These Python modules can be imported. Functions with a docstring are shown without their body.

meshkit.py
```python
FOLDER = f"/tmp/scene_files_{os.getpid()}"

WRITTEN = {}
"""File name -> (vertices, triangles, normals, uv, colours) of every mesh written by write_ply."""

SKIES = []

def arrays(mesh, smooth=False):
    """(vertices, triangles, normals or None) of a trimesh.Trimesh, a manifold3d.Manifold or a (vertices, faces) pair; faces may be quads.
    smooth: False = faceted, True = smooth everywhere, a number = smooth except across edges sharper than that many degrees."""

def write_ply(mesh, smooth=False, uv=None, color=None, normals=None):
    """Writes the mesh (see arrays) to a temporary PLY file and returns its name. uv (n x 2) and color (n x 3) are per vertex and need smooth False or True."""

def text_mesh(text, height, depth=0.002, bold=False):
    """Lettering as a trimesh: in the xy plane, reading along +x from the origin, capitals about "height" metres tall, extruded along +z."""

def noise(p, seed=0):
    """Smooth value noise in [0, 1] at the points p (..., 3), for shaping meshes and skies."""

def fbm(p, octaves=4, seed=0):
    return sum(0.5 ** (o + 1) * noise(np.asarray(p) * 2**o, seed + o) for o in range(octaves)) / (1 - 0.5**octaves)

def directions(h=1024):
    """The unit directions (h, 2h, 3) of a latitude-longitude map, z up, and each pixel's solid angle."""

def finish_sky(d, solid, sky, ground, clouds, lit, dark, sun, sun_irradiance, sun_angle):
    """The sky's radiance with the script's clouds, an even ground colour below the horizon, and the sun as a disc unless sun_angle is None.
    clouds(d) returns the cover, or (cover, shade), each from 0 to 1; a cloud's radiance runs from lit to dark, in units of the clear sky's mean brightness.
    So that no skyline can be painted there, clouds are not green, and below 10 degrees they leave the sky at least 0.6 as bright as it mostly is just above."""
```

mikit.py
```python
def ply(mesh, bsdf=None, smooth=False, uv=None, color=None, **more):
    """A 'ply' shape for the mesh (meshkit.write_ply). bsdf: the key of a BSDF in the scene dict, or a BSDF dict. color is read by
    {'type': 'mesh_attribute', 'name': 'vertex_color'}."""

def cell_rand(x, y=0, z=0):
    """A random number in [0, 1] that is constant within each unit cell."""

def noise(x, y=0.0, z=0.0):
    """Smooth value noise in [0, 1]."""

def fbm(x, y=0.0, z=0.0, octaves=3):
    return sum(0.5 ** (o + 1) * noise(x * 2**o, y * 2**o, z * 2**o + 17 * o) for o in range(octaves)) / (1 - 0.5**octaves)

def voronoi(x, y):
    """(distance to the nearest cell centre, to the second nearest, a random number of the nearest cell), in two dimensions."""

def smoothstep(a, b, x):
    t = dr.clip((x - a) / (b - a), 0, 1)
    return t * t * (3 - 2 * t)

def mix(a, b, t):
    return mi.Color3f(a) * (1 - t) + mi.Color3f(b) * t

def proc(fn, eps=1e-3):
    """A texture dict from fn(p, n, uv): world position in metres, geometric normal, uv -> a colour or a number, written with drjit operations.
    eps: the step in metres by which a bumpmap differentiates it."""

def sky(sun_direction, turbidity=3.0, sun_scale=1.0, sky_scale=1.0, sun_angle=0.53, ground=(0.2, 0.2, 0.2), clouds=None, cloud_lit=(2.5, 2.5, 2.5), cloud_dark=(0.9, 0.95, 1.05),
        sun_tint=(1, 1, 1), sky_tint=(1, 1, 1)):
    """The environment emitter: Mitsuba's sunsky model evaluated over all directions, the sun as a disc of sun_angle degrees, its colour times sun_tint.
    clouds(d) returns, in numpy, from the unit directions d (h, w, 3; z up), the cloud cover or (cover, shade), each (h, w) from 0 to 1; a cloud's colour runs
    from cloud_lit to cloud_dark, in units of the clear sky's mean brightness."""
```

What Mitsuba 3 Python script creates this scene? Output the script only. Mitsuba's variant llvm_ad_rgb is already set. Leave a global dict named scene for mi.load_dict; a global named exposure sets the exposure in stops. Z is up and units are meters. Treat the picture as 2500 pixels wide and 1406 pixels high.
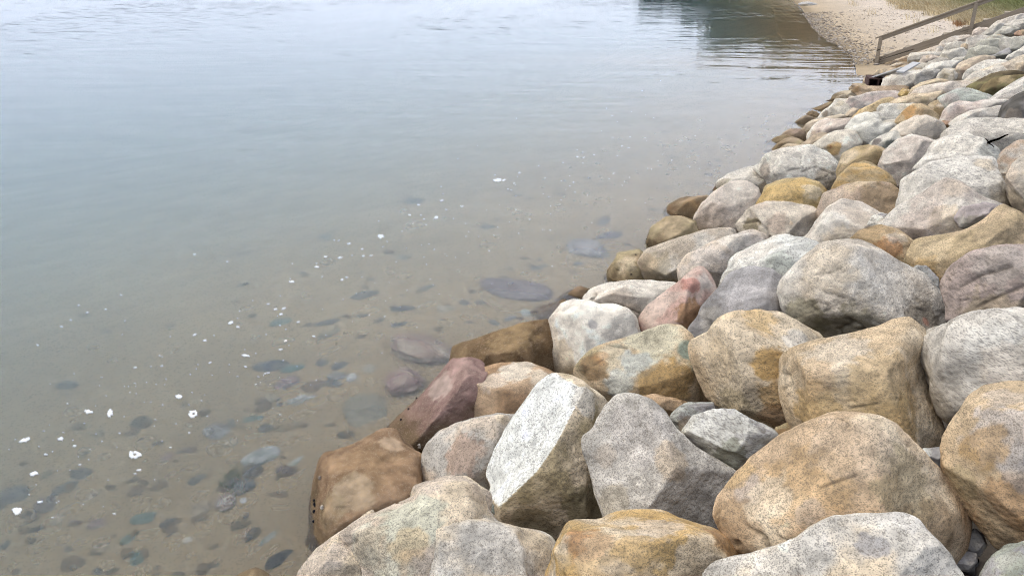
import math, random
import numpy as np, trimesh, drjit as dr, mitsuba as mi
import mikit, meshkit
from shapely.geometry import Polygon, Point

T = mi.ScalarTransform4f
scene, labels = {}, {}
rng = random.Random(7)

# ---------------------------------------------------------------- camera, sky, exposure
EYE = np.array([0.0, 0.0, 3.0])
PITCH = math.radians(23.1)
FOCAL = 1925.0 / 2500.0                      # focal length in widths of the picture
FWD = np.array([0, math.cos(PITCH), -math.sin(PITCH)])
UP = np.array([0, math.sin(PITCH), math.cos(PITCH)])
RIGHT = np.array([1.0, 0, 0])
scene['camera'] = {'type': 'perspective', 'fov': math.degrees(2 * math.atan(0.5 / FOCAL)), 'fov_axis': 'x',
                   'near_clip': 0.1, 'far_clip': 3000.0,
                   'to_world': T().look_at(origin=EYE.tolist(), target=(EYE + FWD).tolist(), up=[0, 0, 1])}


def cloud_cover(d):
    n = meshkit.fbm(np.stack([d[..., 0] * 2.2, d[..., 1] * 2.2, d[..., 2] * 5.0 + 3], -1), 4, 5)
    away = 0.5 - 0.5 * (d[..., 0] * 0.50 + d[..., 1] * 0.82 + d[..., 2] * 0.28)      # clouds shaped brighter ahead and to the right, to lighten the water
    return np.ones(d.shape[:2]), np.clip((n - 0.42) * 1.5, 0, 1) * 0.35 + 1.1 * away


scene['sky'] = mikit.sky([-0.62, 0.22, 0.85], turbidity=4, sun_scale=0.24, sun_angle=34, sun_tint=(0.92, 1.0, 1.08), clouds=cloud_cover,
                         cloud_lit=(1.66, 1.79, 2.10), cloud_dark=(1.13, 1.30, 1.68), ground=(0.25, 0.25, 0.25))
exposure = 2.62


# ---------------------------------------------------------------- helpers
def unproject(x, y):
    d = FWD + RIGHT * (x - 1250) / 1925 - UP * (y - 703) / 1925
    return d / np.linalg.norm(d)


def at_height(x, y, z=0.0):
    d = unproject(x, y)
    return EYE + d * ((z - EYE[2]) / d[2])


P0, U0, N0 = np.array([-1.2, 3.2]), np.array([0.5, 0.866]), np.array([0.866, -0.5])
SLOPE = 0.42


def on_slope(x, y, lift=0.0):
    """where the sight line meets the sloping plane in which the boulders lie"""
    d = unproject(x, y)
    t = (SLOPE * ((EYE[:2] - P0) @ N0) + lift - EYE[2]) / (d[2] - SLOPE * (d[:2] @ N0))
    return EYE + d * t


COUNT = {}


def new_key(name):
    k = COUNT.get(name, 0)
    COUNT[name] = k + 1
    return name if k == 0 else f'{name}_{k:03d}'


def add(name, mesh, bsdf, label=None, category=None, group=None, kind=None, smooth=True, color=None, parent=None):
    key = new_key(name if parent is None else parent + '__' + name)
    scene[key] = mikit.ply(mesh, bsdf, smooth=smooth, color=color)
    tag(key, label, category, group, kind)
    return key


def tag(key, label=None, category=None, group=None, kind=None):
    e = {k: v for k, v in (('label', label), ('category', category), ('group', group), ('kind', kind)) if v}
    if e:
        labels[key] = e


def smooth01(a, b, x):
    t = np.clip((x - a) / (b - a), 0, 1)
    return t * t * (3 - 2 * t)


# ---------------------------------------------------------------- materials
VC = {'type': 'mesh_attribute', 'name': 'vertex_color'}


def grains(scale, lo, hi, amount, band=1.0):
    def fn(p, n, uv):
        p = mi.Point3f(p.x, p.y, p.z * band + (p.x * 0.35 - p.y * 0.2) * (band - 1))
        a = mikit.noise(p.x / scale, p.y / scale, p.z / scale)
        b = mikit.noise(p.x / (scale * 2.7) + 9.1, p.y / (scale * 2.7), p.z / (scale * 2.7))
        c = mikit.noise(p.x * 3.1, p.y * 3.1 + 4.4, p.z * 3.1)
        v = a * 0.68 + b * 0.32 + (c - 0.5) * 0.12
        return mikit.smoothstep(lo, hi, v) * amount
    return mikit.proc(fn)


def grit(scale):
    def fn(p, n, uv):
        return mikit.noise(p.x / scale, p.y / scale, p.z / scale) * 0.6 + mikit.noise(p.x / (scale * 3), p.y / (scale * 3), p.z / (scale * 3))
    return mikit.proc(fn, eps=0.002)


DARK = {'type': 'diffuse', 'reflectance': {'type': 'rgb', 'value': [0.12, 0.098, 0.075]}}
LIGHT = {'type': 'diffuse', 'reflectance': VC}


def stone_bsdf(key, scale, lo, hi, amount, bump, band=1.0, other=None):
    b = {'type': 'blendbsdf', 'weight': grains(scale, lo, hi, amount, band), 'a': LIGHT, 'b': other or DARK}
    scene[key] = {'type': 'bumpmap', 'arbitrary': grit(0.016), 'scale': bump, 'b': b} if bump else b


stone_bsdf('stone_coarse', 0.0032, 0.34, 0.82, 0.68, 0.007)
stone_bsdf('stone_fine', 0.0030, 0.38, 0.84, 0.58, 0.006)
stone_bsdf('stone_plain', 0.005, 0.48, 0.88, 0.5, 0.0035)
stone_bsdf('stone_banded', 0.0075, 0.36, 0.84, 0.60, 0.006, 2.0)
stone_bsdf('stone_bold', 0.0050, 0.42, 0.80, 0.64, 0.007)
stone_bsdf('stone_pale_grained', 0.0040, 0.50, 0.80, 0.42, 0.008, 1.0, {'type': 'diffuse', 'reflectance': {'type': 'rgb', 'value': [0.42, 0.33, 0.25]}})
scene['painted_by_vertex'] = LIGHT

# ---------------------------------------------------------------- the lie of the land
SHORE = np.array([(-8, -22), (-4.6, -8), (-2.2, 0), (-1.3, 3.1), (-0.83, 4.5), (-0.4, 5.6), (0.3, 6.5), (1.45, 8.2), (2.7, 10.4), (4.1, 12.5),
                  (5.9, 16.0), (8.1, 19.3), (8.8, 20.6), (9.8, 23.2), (10.7, 25.7), (11.2, 28.0), (11.9, 31.5), (13.4, 37), (16.6, 48),
                  (18.4, 55), (18.6, 60), (17, 65), (13.5, 69), (11.5, 73), (14, 80), (30, 110), (70, 190), (160, 420), (200, 900)], float)


def shore_distance(p):
    """distance to the waterline, positive on land"""
    p = np.asarray(p, float)
    best, sign = np.full(len(p), 1e9), np.ones(len(p))
    for a, b in zip(SHORE[:-1], SHORE[1:]):
        e = b - a
        t = np.clip(((p - a) @ e) / (e @ e), 0, 1)
        q = p - (a + t[:, None] * e)
        d = np.hypot(q[:, 0], q[:, 1])
        s = np.where(e[0] * (p[:, 1] - a[1]) - e[1] * (p[:, 0] - a[0]) < 0, 1.0, -1.0)
        m = d < best
        best[m], sign[m] = d[m], s[m]
    return best * sign


def rock_weight(p):
    return 1 - smooth01(22.0, 23.1, (p - P0) @ U0)


def n2(p, f, seed, octaves=3):
    return meshkit.fbm(np.column_stack([p * f, np.zeros(len(p)) + 0.37]), octaves, seed) - 0.5


def ground_z(p):
    p = np.asarray(p, float)
    d, w = shore_distance(p), rock_weight(p)
    dl = (p - P0) @ N0
    shelf = smooth01(5.5, 8.5, p[:, 1])
    bed = -0.16 + (0.10 - 0.015 * shelf) * (d - 0.3) - 0.06 * shelf * np.maximum(0, -d - 2.6) + 0.05 * n2(p, 1.3, 3) + 0.10 * n2(p, 0.35, 4)
    far = smooth01(40, 75, p[:, 1])
    far0 = smooth01(24, 32, p[:, 1])
    sea = 0.085 * d - 0.22 * np.maximum(0, -d - 1.5) * far0 + 0.05 * n2(p, 1.3, 3) * smooth01(0, -1, d)
    land = 0.06 * d + 0.10 * n2(p, 0.5, 8) * smooth01(0.5, 3, d) + 0.012 * n2(p, 5, 9)
    land = land + smooth01(6, 16, d) * (0.75 + 0.04 * np.maximum(d - 6, 0)) + far * smooth01(2, 8, d) * 0.6
    beach = np.where(d < 0, sea, np.minimum(land, 3.2 + 0.01 * d))
    sandy = smooth01(19.6, 21.0, (p - P0) @ U0)
    foot = (1 - sandy) * np.minimum(bed, 0.0) + sandy * beach
    rocks = np.maximum(np.minimum(SLOPE * dl - 0.58, 1.75), foot) + 0.05 * n2(p, 4, 5) * (1 - sandy * smooth01(1.6, 1.2, dl))
    return np.maximum(w * rocks + (1 - w) * beach, -3.0 + 0.3 * n2(p, 0.1, 11))


def graded(lo, a, b, hi, step, grow=1.16):
    mid = list(np.arange(a, b, step))
    s, x = step, a
    left, right = [], []
    while x > lo:
        s *= grow
        x -= s
        left.append(x)
    s, x = step, mid[-1]
    while x < hi:
        s *= grow
        x += s
        right.append(x)
    return np.array(left[::-1] + mid + right)


def sheet(xs, ys, zfun):
    X, Y = np.meshgrid(xs, ys)
    p = np.column_stack([X.ravel(), Y.ravel()])
    v = np.column_stack([p, zfun(p)])
    i, j = np.meshgrid(np.arange(len(ys) - 1), np.arange(len(xs) - 1), indexing='ij')
    a = (i * len(xs) + j).ravel()
    f = np.vstack([np.column_stack([a, a + 1, a + len(xs) + 1]), np.column_stack([a, a + len(xs) + 1, a + len(xs)])])
    return trimesh.Trimesh(v, f, process=False)


ground = sheet(graded(-900, -6, 26, 900, 0.13), graded(-60, 1, 56, 1500, 0.15), ground_z)
gp = ground.vertices[:, :2]
gd, gw = shore_distance(gp), rock_weight(gp)
dl = (gp - P0) @ N0
m1, m2 = n2(gp, 0.7, 21, 4), n2(gp, 2.6, 22, 4)
col = np.tile([0.345, 0.26, 0.155], (len(gp), 1))
col = col * (1 + 0.35 * m1 + 0.35 * m2)[:, None]
col = col * (1 + 0.22 * smooth01(4.5, 8, gp[:, 1]))[:, None]  # sand coloured paler farther along, to brighten the water over it
dry = smooth01(-0.1, 0.3, ground.vertices[:, 2]) * (1 - gw * (1 - smooth01(19.6, 21.0, (gp - P0) @ U0)))
col = col * (1 - dry[:, None]) + dry[:, None] * np.array([0.60, 0.51, 0.41]) * (1 + 0.25 * m1 + 0.3 * m2)[:, None]
wet = np.exp(-((gd - 0.15) / 0.35) ** 2) * (1 - gw)
col = col * (1 - 0.35 * wet[:, None])
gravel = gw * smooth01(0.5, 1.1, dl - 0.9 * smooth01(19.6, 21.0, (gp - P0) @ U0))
col = col * (1 - gravel[:, None]) + gravel[:, None] * np.array([0.075, 0.065, 0.055]) * (1 + 0.8 * m2)[:, None]  # gravel painted very dark to deepen the shade in the gaps


def grass_cover(p):
    """how grassy the ground is: dune grass behind the sand, beyond the stairs"""
    d = shore_distance(p)
    edge = 5.0 + 1.8 * n2(p, 0.35, 31) * 2 + 0.6 * n2(p, 1.5, 32) + np.maximum(0, 33 - p[:, 1]) * 0.42
    return smooth01(0.0, 1.2, d - edge) * (1 - rock_weight(p)) * smooth01(23.5, 25, p[:, 1])


def grass_green(p):
    """0 for the dry straw colour, 1 for the green"""
    return np.clip(smooth01(5.8, 10.5, shore_distance(p) + 3.0 * n2(p, 0.3, 41) + 2 * n2(p, 1.1, 42)), 0, 1)


gc, gg = grass_cover(gp)[:, None], grass_green(gp)[:, None]
col = col * (1 - gc) + gc * ((1 - gg) * np.array([0.40, 0.33, 0.21]) + gg * np.array([0.15, 0.18, 0.06])) * (1 + 0.5 * m2[:, None])
far = smooth01(62, 70, gp[:, 1])[:, None] * smooth01(0.6, 2, gd)[:, None]
col = col * (1 - far) + far * np.array([0.09, 0.10, 0.045])
scene['ground_grit'] = {'type': 'bumpmap', 'arbitrary': grit(0.03), 'scale': 0.006,
                        'b': {'type': 'blendbsdf', 'weight': grains(0.010, 0.50, 0.85, 0.35), 'a': LIGHT, 'b': DARK}}
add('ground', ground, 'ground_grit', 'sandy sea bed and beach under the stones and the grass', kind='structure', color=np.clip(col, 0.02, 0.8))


# ---------------------------------------------------------------- the water
def ripples(p, n, uv):
    x, y = p.x * 0.995 - p.y * 0.10, p.y * 0.995 + p.x * 0.10
    wx, wy = mikit.noise(x * 0.5, y * 0.5, 3.3) * 1.6, mikit.noise(x * 0.5, y * 0.5, 8.1) * 1.6
    swell = mikit.noise(x * 0.45 + wx, y * 1.1 + wy, 0.5) * 0.014
    mid = mikit.noise(x * 1.1 + wx, y * 3.6 + wy, 1.5) * 0.013
    small = mikit.noise(x * 3.0, y * 9.0 + wx, 2.5) * 0.0046
    gust = mikit.smoothstep(0.3, 0.75, mikit.noise(x * 0.16 + 2, y * 0.11 + 5, 4.7))
    lee = 0.16 + 1.6 * mikit.smoothstep(5.0, 24.0, p.y) + 0.1 * mikit.smoothstep(22.0, 34.0, p.y)
    return lee * (swell + mid * (0.35 + gust) + small * (0.2 + gust)) * WAVES


WAVES = 0.75
scene['sea_medium'] = {'type': 'homogeneous', 'sigma_t': 0.8, 'albedo': {'type': 'rgb', 'value': [0.635, 0.765, 0.77]}}
scene['sea_surface'] = {'type': 'bumpmap', 'arbitrary': mikit.proc(ripples, eps=0.006), 'scale': 1.0,
                        'b': {'type': 'dielectric', 'int_ior': 1.33, 'ext_ior': 1.0}}
water = sheet(np.array([-850, -200, -60, -20, 0, 20, 60, 200, 850.0]), np.array([-50, -10, 0, 10, 30, 60, 120, 300, 1400.0]), lambda p: p[:, 0] * 0)
add('water', water, 'sea_surface', 'calm clear sea water over a sandy bottom', kind='structure', smooth=False)
scene['water']['interior'] = {'type': 'ref', 'id': 'sea_medium'}


# ---------------------------------------------------------------- stones
PAL = {'white': (0.60, 0.585, 0.555), 'pale': (0.52, 0.515, 0.50), 'grey': (0.40, 0.395, 0.385), 'pink': (0.475, 0.425, 0.375), 'tan': (0.46, 0.375, 0.27),
       'ochre': (0.43, 0.31, 0.155), 'rust': (0.35, 0.205, 0.105), 'brown': (0.23, 0.16, 0.095), 'purple': (0.225, 0.155, 0.15), 'rose': (0.40, 0.285, 0.26),
       'blue': (0.44, 0.48, 0.51), 'slate': (0.27, 0.275, 0.30), 'dark': (0.085, 0.085, 0.085), 'olive': (0.33, 0.285, 0.19), 'moss': (0.16, 0.15, 0.085),
       'green': (0.20, 0.25, 0.22), 'cream': (0.55, 0.485, 0.39)}
ICO = {k: trimesh.creation.icosphere(subdivisions=k) for k in (2, 3, 4, 5, 6)}
STONES = {}


def view_frame(c):
    n = EYE - c
    n /= np.linalg.norm(n)
    r = np.cross([0, 0, 1.0], n)
    r /= np.linalg.norm(r)
    return r, np.cross(n, r), n


def radial(pts, soft):
    """radius of a closed outline seen from its centre, as a smoothed table over the angle"""
    poly = Polygon(pts).buffer(0)
    c = np.array(poly.centroid.coords[0])
    ring = np.array(Polygon(pts).exterior.segmentize(Polygon(pts).length / 500).coords) - c
    a, r = np.arctan2(ring[:, 1], ring[:, 0]), np.hypot(ring[:, 0], ring[:, 1])
    grid = np.linspace(-math.pi, math.pi, 360, endpoint=False)
    k = np.round((a + math.pi) / (2 * math.pi) * 360).astype(int) % 360
    tab = np.zeros(360)
    np.maximum.at(tab, k, r)
    have = tab > 0
    tab = np.interp(np.arange(360), np.concatenate([np.flatnonzero(have) - 360, np.flatnonzero(have), np.flatnonzero(have) + 360]), np.tile(tab[have], 3))
    w = np.exp(-0.5 * (np.arange(-30, 31) / soft) ** 2)
    tab = np.convolve(np.tile(tab, 3), w / w.sum(), 'same')[360:720]
    return c, tab


def pick(c):
    return np.array(PAL[c] if isinstance(c, str) else c)


def stone_mesh(seed, tab, frame, centre, thick, level, facets, edge, power, rough, cuts, base, second, share, patches, streak=0.0, wet=0.0, crack=0.0, gain=1.0, chips=0, carve=()):
    """a boulder: a body of the given outline, rounded in depth, cleft by planes, roughened; returns mesh and vertex colours"""
    R, U, N = frame
    rg = np.random.default_rng(seed)
    ico = ICO[level]
    d = np.array(ico.vertices)
    ang = (np.arctan2(d[:, 1], d[:, 0]) + math.pi) / (2 * math.pi) * 360
    i0 = np.floor(ang).astype(int)
    f = ang - i0
    rr = tab[i0 % 360] * (1 - f) + tab[(i0 + 1) % 360] * f
    rho, z = np.hypot(d[:, 0], d[:, 1]), np.abs(d[:, 2])
    mean = tab.mean()
    body = 1.0 / ((rho / rr) ** power + (z / (thick * mean)) ** power) ** (1 / power)
    pts = d * body[:, None]
    planes = []
    for _ in range(facets):
        n = rg.normal(size=3)
        n[2] = abs(n[2]) * 0.9 + 0.25 if rg.random() < 0.75 else -abs(n[2]) - 0.1
        n /= np.linalg.norm(n)
        planes.append((n, rg.uniform(0.60, 0.88), None))
    for _ in range(chips):
        n = rg.normal(size=3)
        planes.append((n / np.linalg.norm(n), rg.uniform(0.88, 0.985), None))
    for c in cuts:
        n = np.array(c[:3], float)
        planes.append((n / np.linalg.norm(n), c[3], c[4] if len(c) > 4 else None))
    acc = body ** -edge
    own = []
    for n, fr, colour in planes:
        h = fr * (pts @ n).max()
        dn = d @ n
        rp = np.where(dn > 1e-3, h / np.maximum(dn, 1e-3), 1e6)
        term = np.minimum(rp, 1e5) ** -edge
        acc = acc + term
        own.append((term, colour))
    r = acc ** (-1 / edge)
    off = rg.uniform(0, 50, 3)
    q = d * r[:, None]
    r = r * (1 + rough * 1.1 * (meshkit.fbm(d * 1.6 + off, 3, 1) - 0.5))
    r = r + mean * rough * 0.8 * (meshkit.fbm(q * (3.0 / mean) + off, 3, 2) - 0.5)
    rim = np.abs(d[:, 2]) < 0.10                       # the outline keeps its shape
    ratio = np.zeros(360)
    n_bin = np.bincount(i0[rim] % 360, minlength=360)
    ratio = np.bincount(i0[rim] % 360, (r / rr)[rim], minlength=360)
    have = np.flatnonzero(n_bin)
    ratio = np.interp(np.arange(360), np.concatenate([have - 360, have, have + 360]), np.tile(ratio[have] / n_bin[have], 3))
    wgt = np.exp(-0.5 * (np.arange(-20, 21) / 3.0) ** 2)
    ratio = np.convolve(np.tile(ratio, 3), wgt / wgt.sum(), 'same')[360:720]
    far = np.exp(-(d[:, 2] / 0.5) ** 2)
    r = r / ((ratio[i0 % 360] * (1 - f) + ratio[(i0 + 1) % 360] * f) * far + np.median(ratio) * (1 - far))
    r = r * (1 + 0.025 * (meshkit.fbm(q * (5 / mean) + off, 3, 11) - 0.5))
    fine = meshkit.fbm(q * 16 + off, 3, 3) - 0.5
    r = r + 0.013 * fine
    ridge = np.abs(meshkit.fbm(q * (1.4 / mean) * np.array([1, 1.8, 1]) + off + 7, 3, 4) - 0.5)
    gate = smooth01(0.52, 0.62, meshkit.noise(q * (1.1 / mean) + off + 3, 9))
    line = (1 - smooth01(0.0, 0.014, ridge)) * gate * crack
    r = r - 0.010 * line * min(1.0, mean / 0.3)
    loc = d * r[:, None]
    v = centre + loc[:, :1] * R + loc[:, 1:2] * U + loc[:, 2:] * N
    groove = np.zeros(len(d))
    for path, width, depth in carve:                          # cracks and broken ledges along a line on the near side
        e = v - EYE
        e = e / np.linalg.norm(e, axis=1, keepdims=True)
        hits = [v[np.argmax(np.where(loc[:, 2] > -0.1 * mean, e @ unproject(*xy), -1))] for xy in path]
        best = np.full(len(v), 9.0)
        for h0, h1 in zip(hits[:-1], hits[1:]):
            g = h1 - h0
            t = np.clip((v - h0) @ g / max(g @ g, 1e-9), 0, 1)
            best = np.minimum(best, np.linalg.norm(v - h0 - t[:, None] * g, axis=1))
        best = best + 0.35 * width * (meshkit.fbm(q * 20 + off, 3, 15) - 0.5) * 2
        k = np.exp(-(np.maximum(best, 0) / width) ** 2)
        r = r - depth * k
        groove = np.maximum(groove, k)
    line = np.maximum(line, groove)
    loc = d * r[:, None]
    v = centre + loc[:, :1] * R + loc[:, 1:2] * U + loc[:, 2:] * N
    # colour: rock of one or two kinds, stains, cleft faces, a wet and weedy foot
    a = meshkit.fbm(q * (1.5 / mean) + off + 20, 4, 5)
    b = meshkit.fbm(q * 9 + off + 30, 3, 6)
    if streak:
        s = meshkit.fbm(q * np.array([2.0, 7.0, 3.0]) / mean + off, 3, 7)
        a = a * (1 - streak) + s * streak
    cut = 0.5 + (0.5 - share) * 0.55
    w = smooth01(cut - 0.07, cut + 0.09, a * 0.8 + b * 0.2)[:, None] if share else np.zeros((len(d), 1))
    colr = pick(base) * (1 - w) + pick(second) * w
    for term, colour in own:
        if colour is not None:
            k = smooth01(0.42, 0.60, term / acc + 0.25 * (b - 0.5))[:, None]
            colr = colr * (1 - k) + pick(colour) * k
    for px, py, pr, colour, strength in patches:
        u = unproject(px, py)
        o = EYE - centre
        ray = np.column_stack([v - EYE]) / np.linalg.norm(v - EYE, axis=1, keepdims=True)
        front = (loc[:, 2] > -0.15 * mean)
        hit = v[np.argmax(np.where(front, ray @ u, -1))]
        rad = pr / 1925 * np.linalg.norm(centre - EYE)
        dist = np.linalg.norm(v - hit, axis=1) / rad + 1.0 * (meshkit.fbm(q * (2.2 / mean) + off + px, 4, 8) - 0.5) + 0.9 * (meshkit.fbm(q * (9 / mean) + off + px, 3, 12) - 0.5)
        k = (1 - smooth01(0.74, 1.02, dist))[:, None] * strength
        colr = colr * (1 - k) + pick(colour) * k
    colr = colr * (1 + 0.30 * (a - 0.5) + 0.42 * (b - 0.5) + 0.9 * fine + 0.5 * (meshkit.fbm(q * 42 + off, 2, 14) - 0.5))[:, None]
    colr = colr * (1 - 0.55 * line[:, None])
    if wet:
        k = (1 - smooth01(0.03, 0.24, v[:, 2] + 0.26 * (b - 0.5))) * wet * 0.88
        colr = colr * (1 - k[:, None]) + k[:, None] * np.array([0.115, 0.085, 0.052]) * (1 + 0.8 * (b - 0.5))[:, None]
    mesh = trimesh.Trimesh(v, ico.faces, process=False)
    colr = colr * np.array([1.08, 1.0, 0.865]) * gain
    return mesh, np.clip(colr, 0.01, 0.85)


ZONES = {'': (0, 0, 1.0), 'a': (2080, 60, 5.952), 'b': (1840, 180, 5.952), 'c': (2080, 200, 5.952)}


def boulder(label, outline, base, second='tan', share=0.0, patches=(), cuts=(), grain=None, facets=9, edge=None, chips=None, carve=(), power=2.5, soft=1.3, thick=0.85, rough=0.06,
            lift=0.0, zone='', streak=0.0, crack=0.25, name='boulder', category='boulder', group='boulders heaped on the slope of the shore', near=0.0, behind=True, more=(), build_only=False, at=None):
    zx, zy, zs = ZONES[zone]
    px = np.array([[float(t) for t in w.split(',')] for w in outline.split()]) / zs + [zx, zy]
    if zone and behind:                                     # stones farther up go on behind the nearer ones
        m = px.mean(0)
        low = px[:, 1] > m[1]
        px[low, 1] = m[1] + (px[low, 1] - m[1]) * 1.6
        px[:, 0] = m[0] + (px[:, 0] - m[0]) * 1.17
    cpx = np.array(Polygon(px).buffer(0).centroid.coords[0])
    if at is None:
        c = on_slope(*cpx, lift)
    else:
        a0 = on_slope(*at, lift)
        u = unproject(*cpx)
        c = EYE + u * ((a0 - EYE) @ unproject(*at)) / (u @ unproject(*at))
    if near:
        c = EYE + (c - EYE) * (1 - near)
    frame = view_frame(c)
    R, U, N = frame
    dist = np.linalg.norm(c - EYE)
    local = []
    for x, y in px:
        u = unproject(x, y)
        p = EYE + u * ((c - EYE) @ -N) / (u @ -N) - c
        local.append((p @ R, p @ U))
    (ox, oy), tab = radial(local, soft)
    c = c + ox * R + oy * U
    size = tab.mean() * 2 / dist * 1925
    level = 6 if size > 330 else 5 if size > 110 else 4
    seed = sum(ord(ch) * (i + 1) for i, ch in enumerate(label)) % 99991
    rs = np.random.default_rng(seed + 1)
    edge = edge or float(rs.choice([60, 100, 160]))
    chips = int(rs.integers(10, 34)) if chips is None else chips
    if grain is None:
        grain = 'banded' if streak >= .4 else str(rs.choice(['coarse', 'fine', 'banded', 'bold'], p=[.38, .27, .15, .20]))
    mesh, colr = stone_mesh(seed, tab, frame, c, thick, level, facets, edge, power, rough, cuts, base, second, share,
                            [(p[0] / zs + zx, p[1] / zs + zy, p[2] / zs, *p[3:]) for p in patches], streak, 1.0, crack, 1.25 if zone else 1.14, chips,
                            [([(x / zs + zx, y / zs + zy) for x, y in pth], wd, dp) for pth, wd, dp in carve])
    if build_only:
        return mesh, colr
    for k, (line_, b_, s_, sh_, nr_) in enumerate(more):       # a stone of several broken bodies
        m2, c2 = boulder(label + str(k), line_, b_, s_, sh_, edge=90, chips=16, near=nr_, rough=rough, zone=zone, behind=behind, crack=crack, at=cpx, build_only=True)
        mesh, colr = trimesh.util.concatenate([mesh, m2]), np.vstack([colr, c2])
    key = add(name, mesh, 'stone_' + grain, label, category, group, color=colr)
    STONES[key] = mesh
    return key


# ---- the nearest boulders, along the lower edge of the picture
boulder('broad whitish boulder with a small grey oval inclusion, nearest the viewer', '1735,1397 1765,1380 1850,1345 1940,1315 1980,1285 2030,1262 2080,1255 2150,1254 2210,1251 2235,1264 2265,1295 2300,1330 2330,1375 2350,1440 2340,1520 2250,1590 2050,1610 1850,1570 1740,1480',
        'pale', 'cream', .3, [(2130, 1330, 33, 'slate', .8), (2215, 1272, 45, (.60, .60, .60), .8), (1900, 1370, 60, 'white', .5)], facets=5, soft=3, cuts=[(.1, .75, .7, .86)], grain='coarse')
boulder('rusty orange boulder with pale streaks, at the bottom edge between two whitish ones', '1330,1430 1352,1360 1372,1310 1392,1284 1425,1273 1500,1262 1560,1258 1620,1260 1690,1272 1750,1290 1800,1322 1830,1360 1850,1430 1800,1520 1600,1560 1420,1530 1345,1480',
        'cream', 'ochre', .6, [(1440, 1310, 60, 'rust', .85), (1780, 1320, 60, 'rust', .7), (1600, 1290, 70, 'pink', .6), (1500, 1390, 90, 'tan', .6), (1690, 1370, 50, 'cream', .7), (1560, 1340, 50, 'ochre', .6)], streak=.5, grain='coarse')
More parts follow.
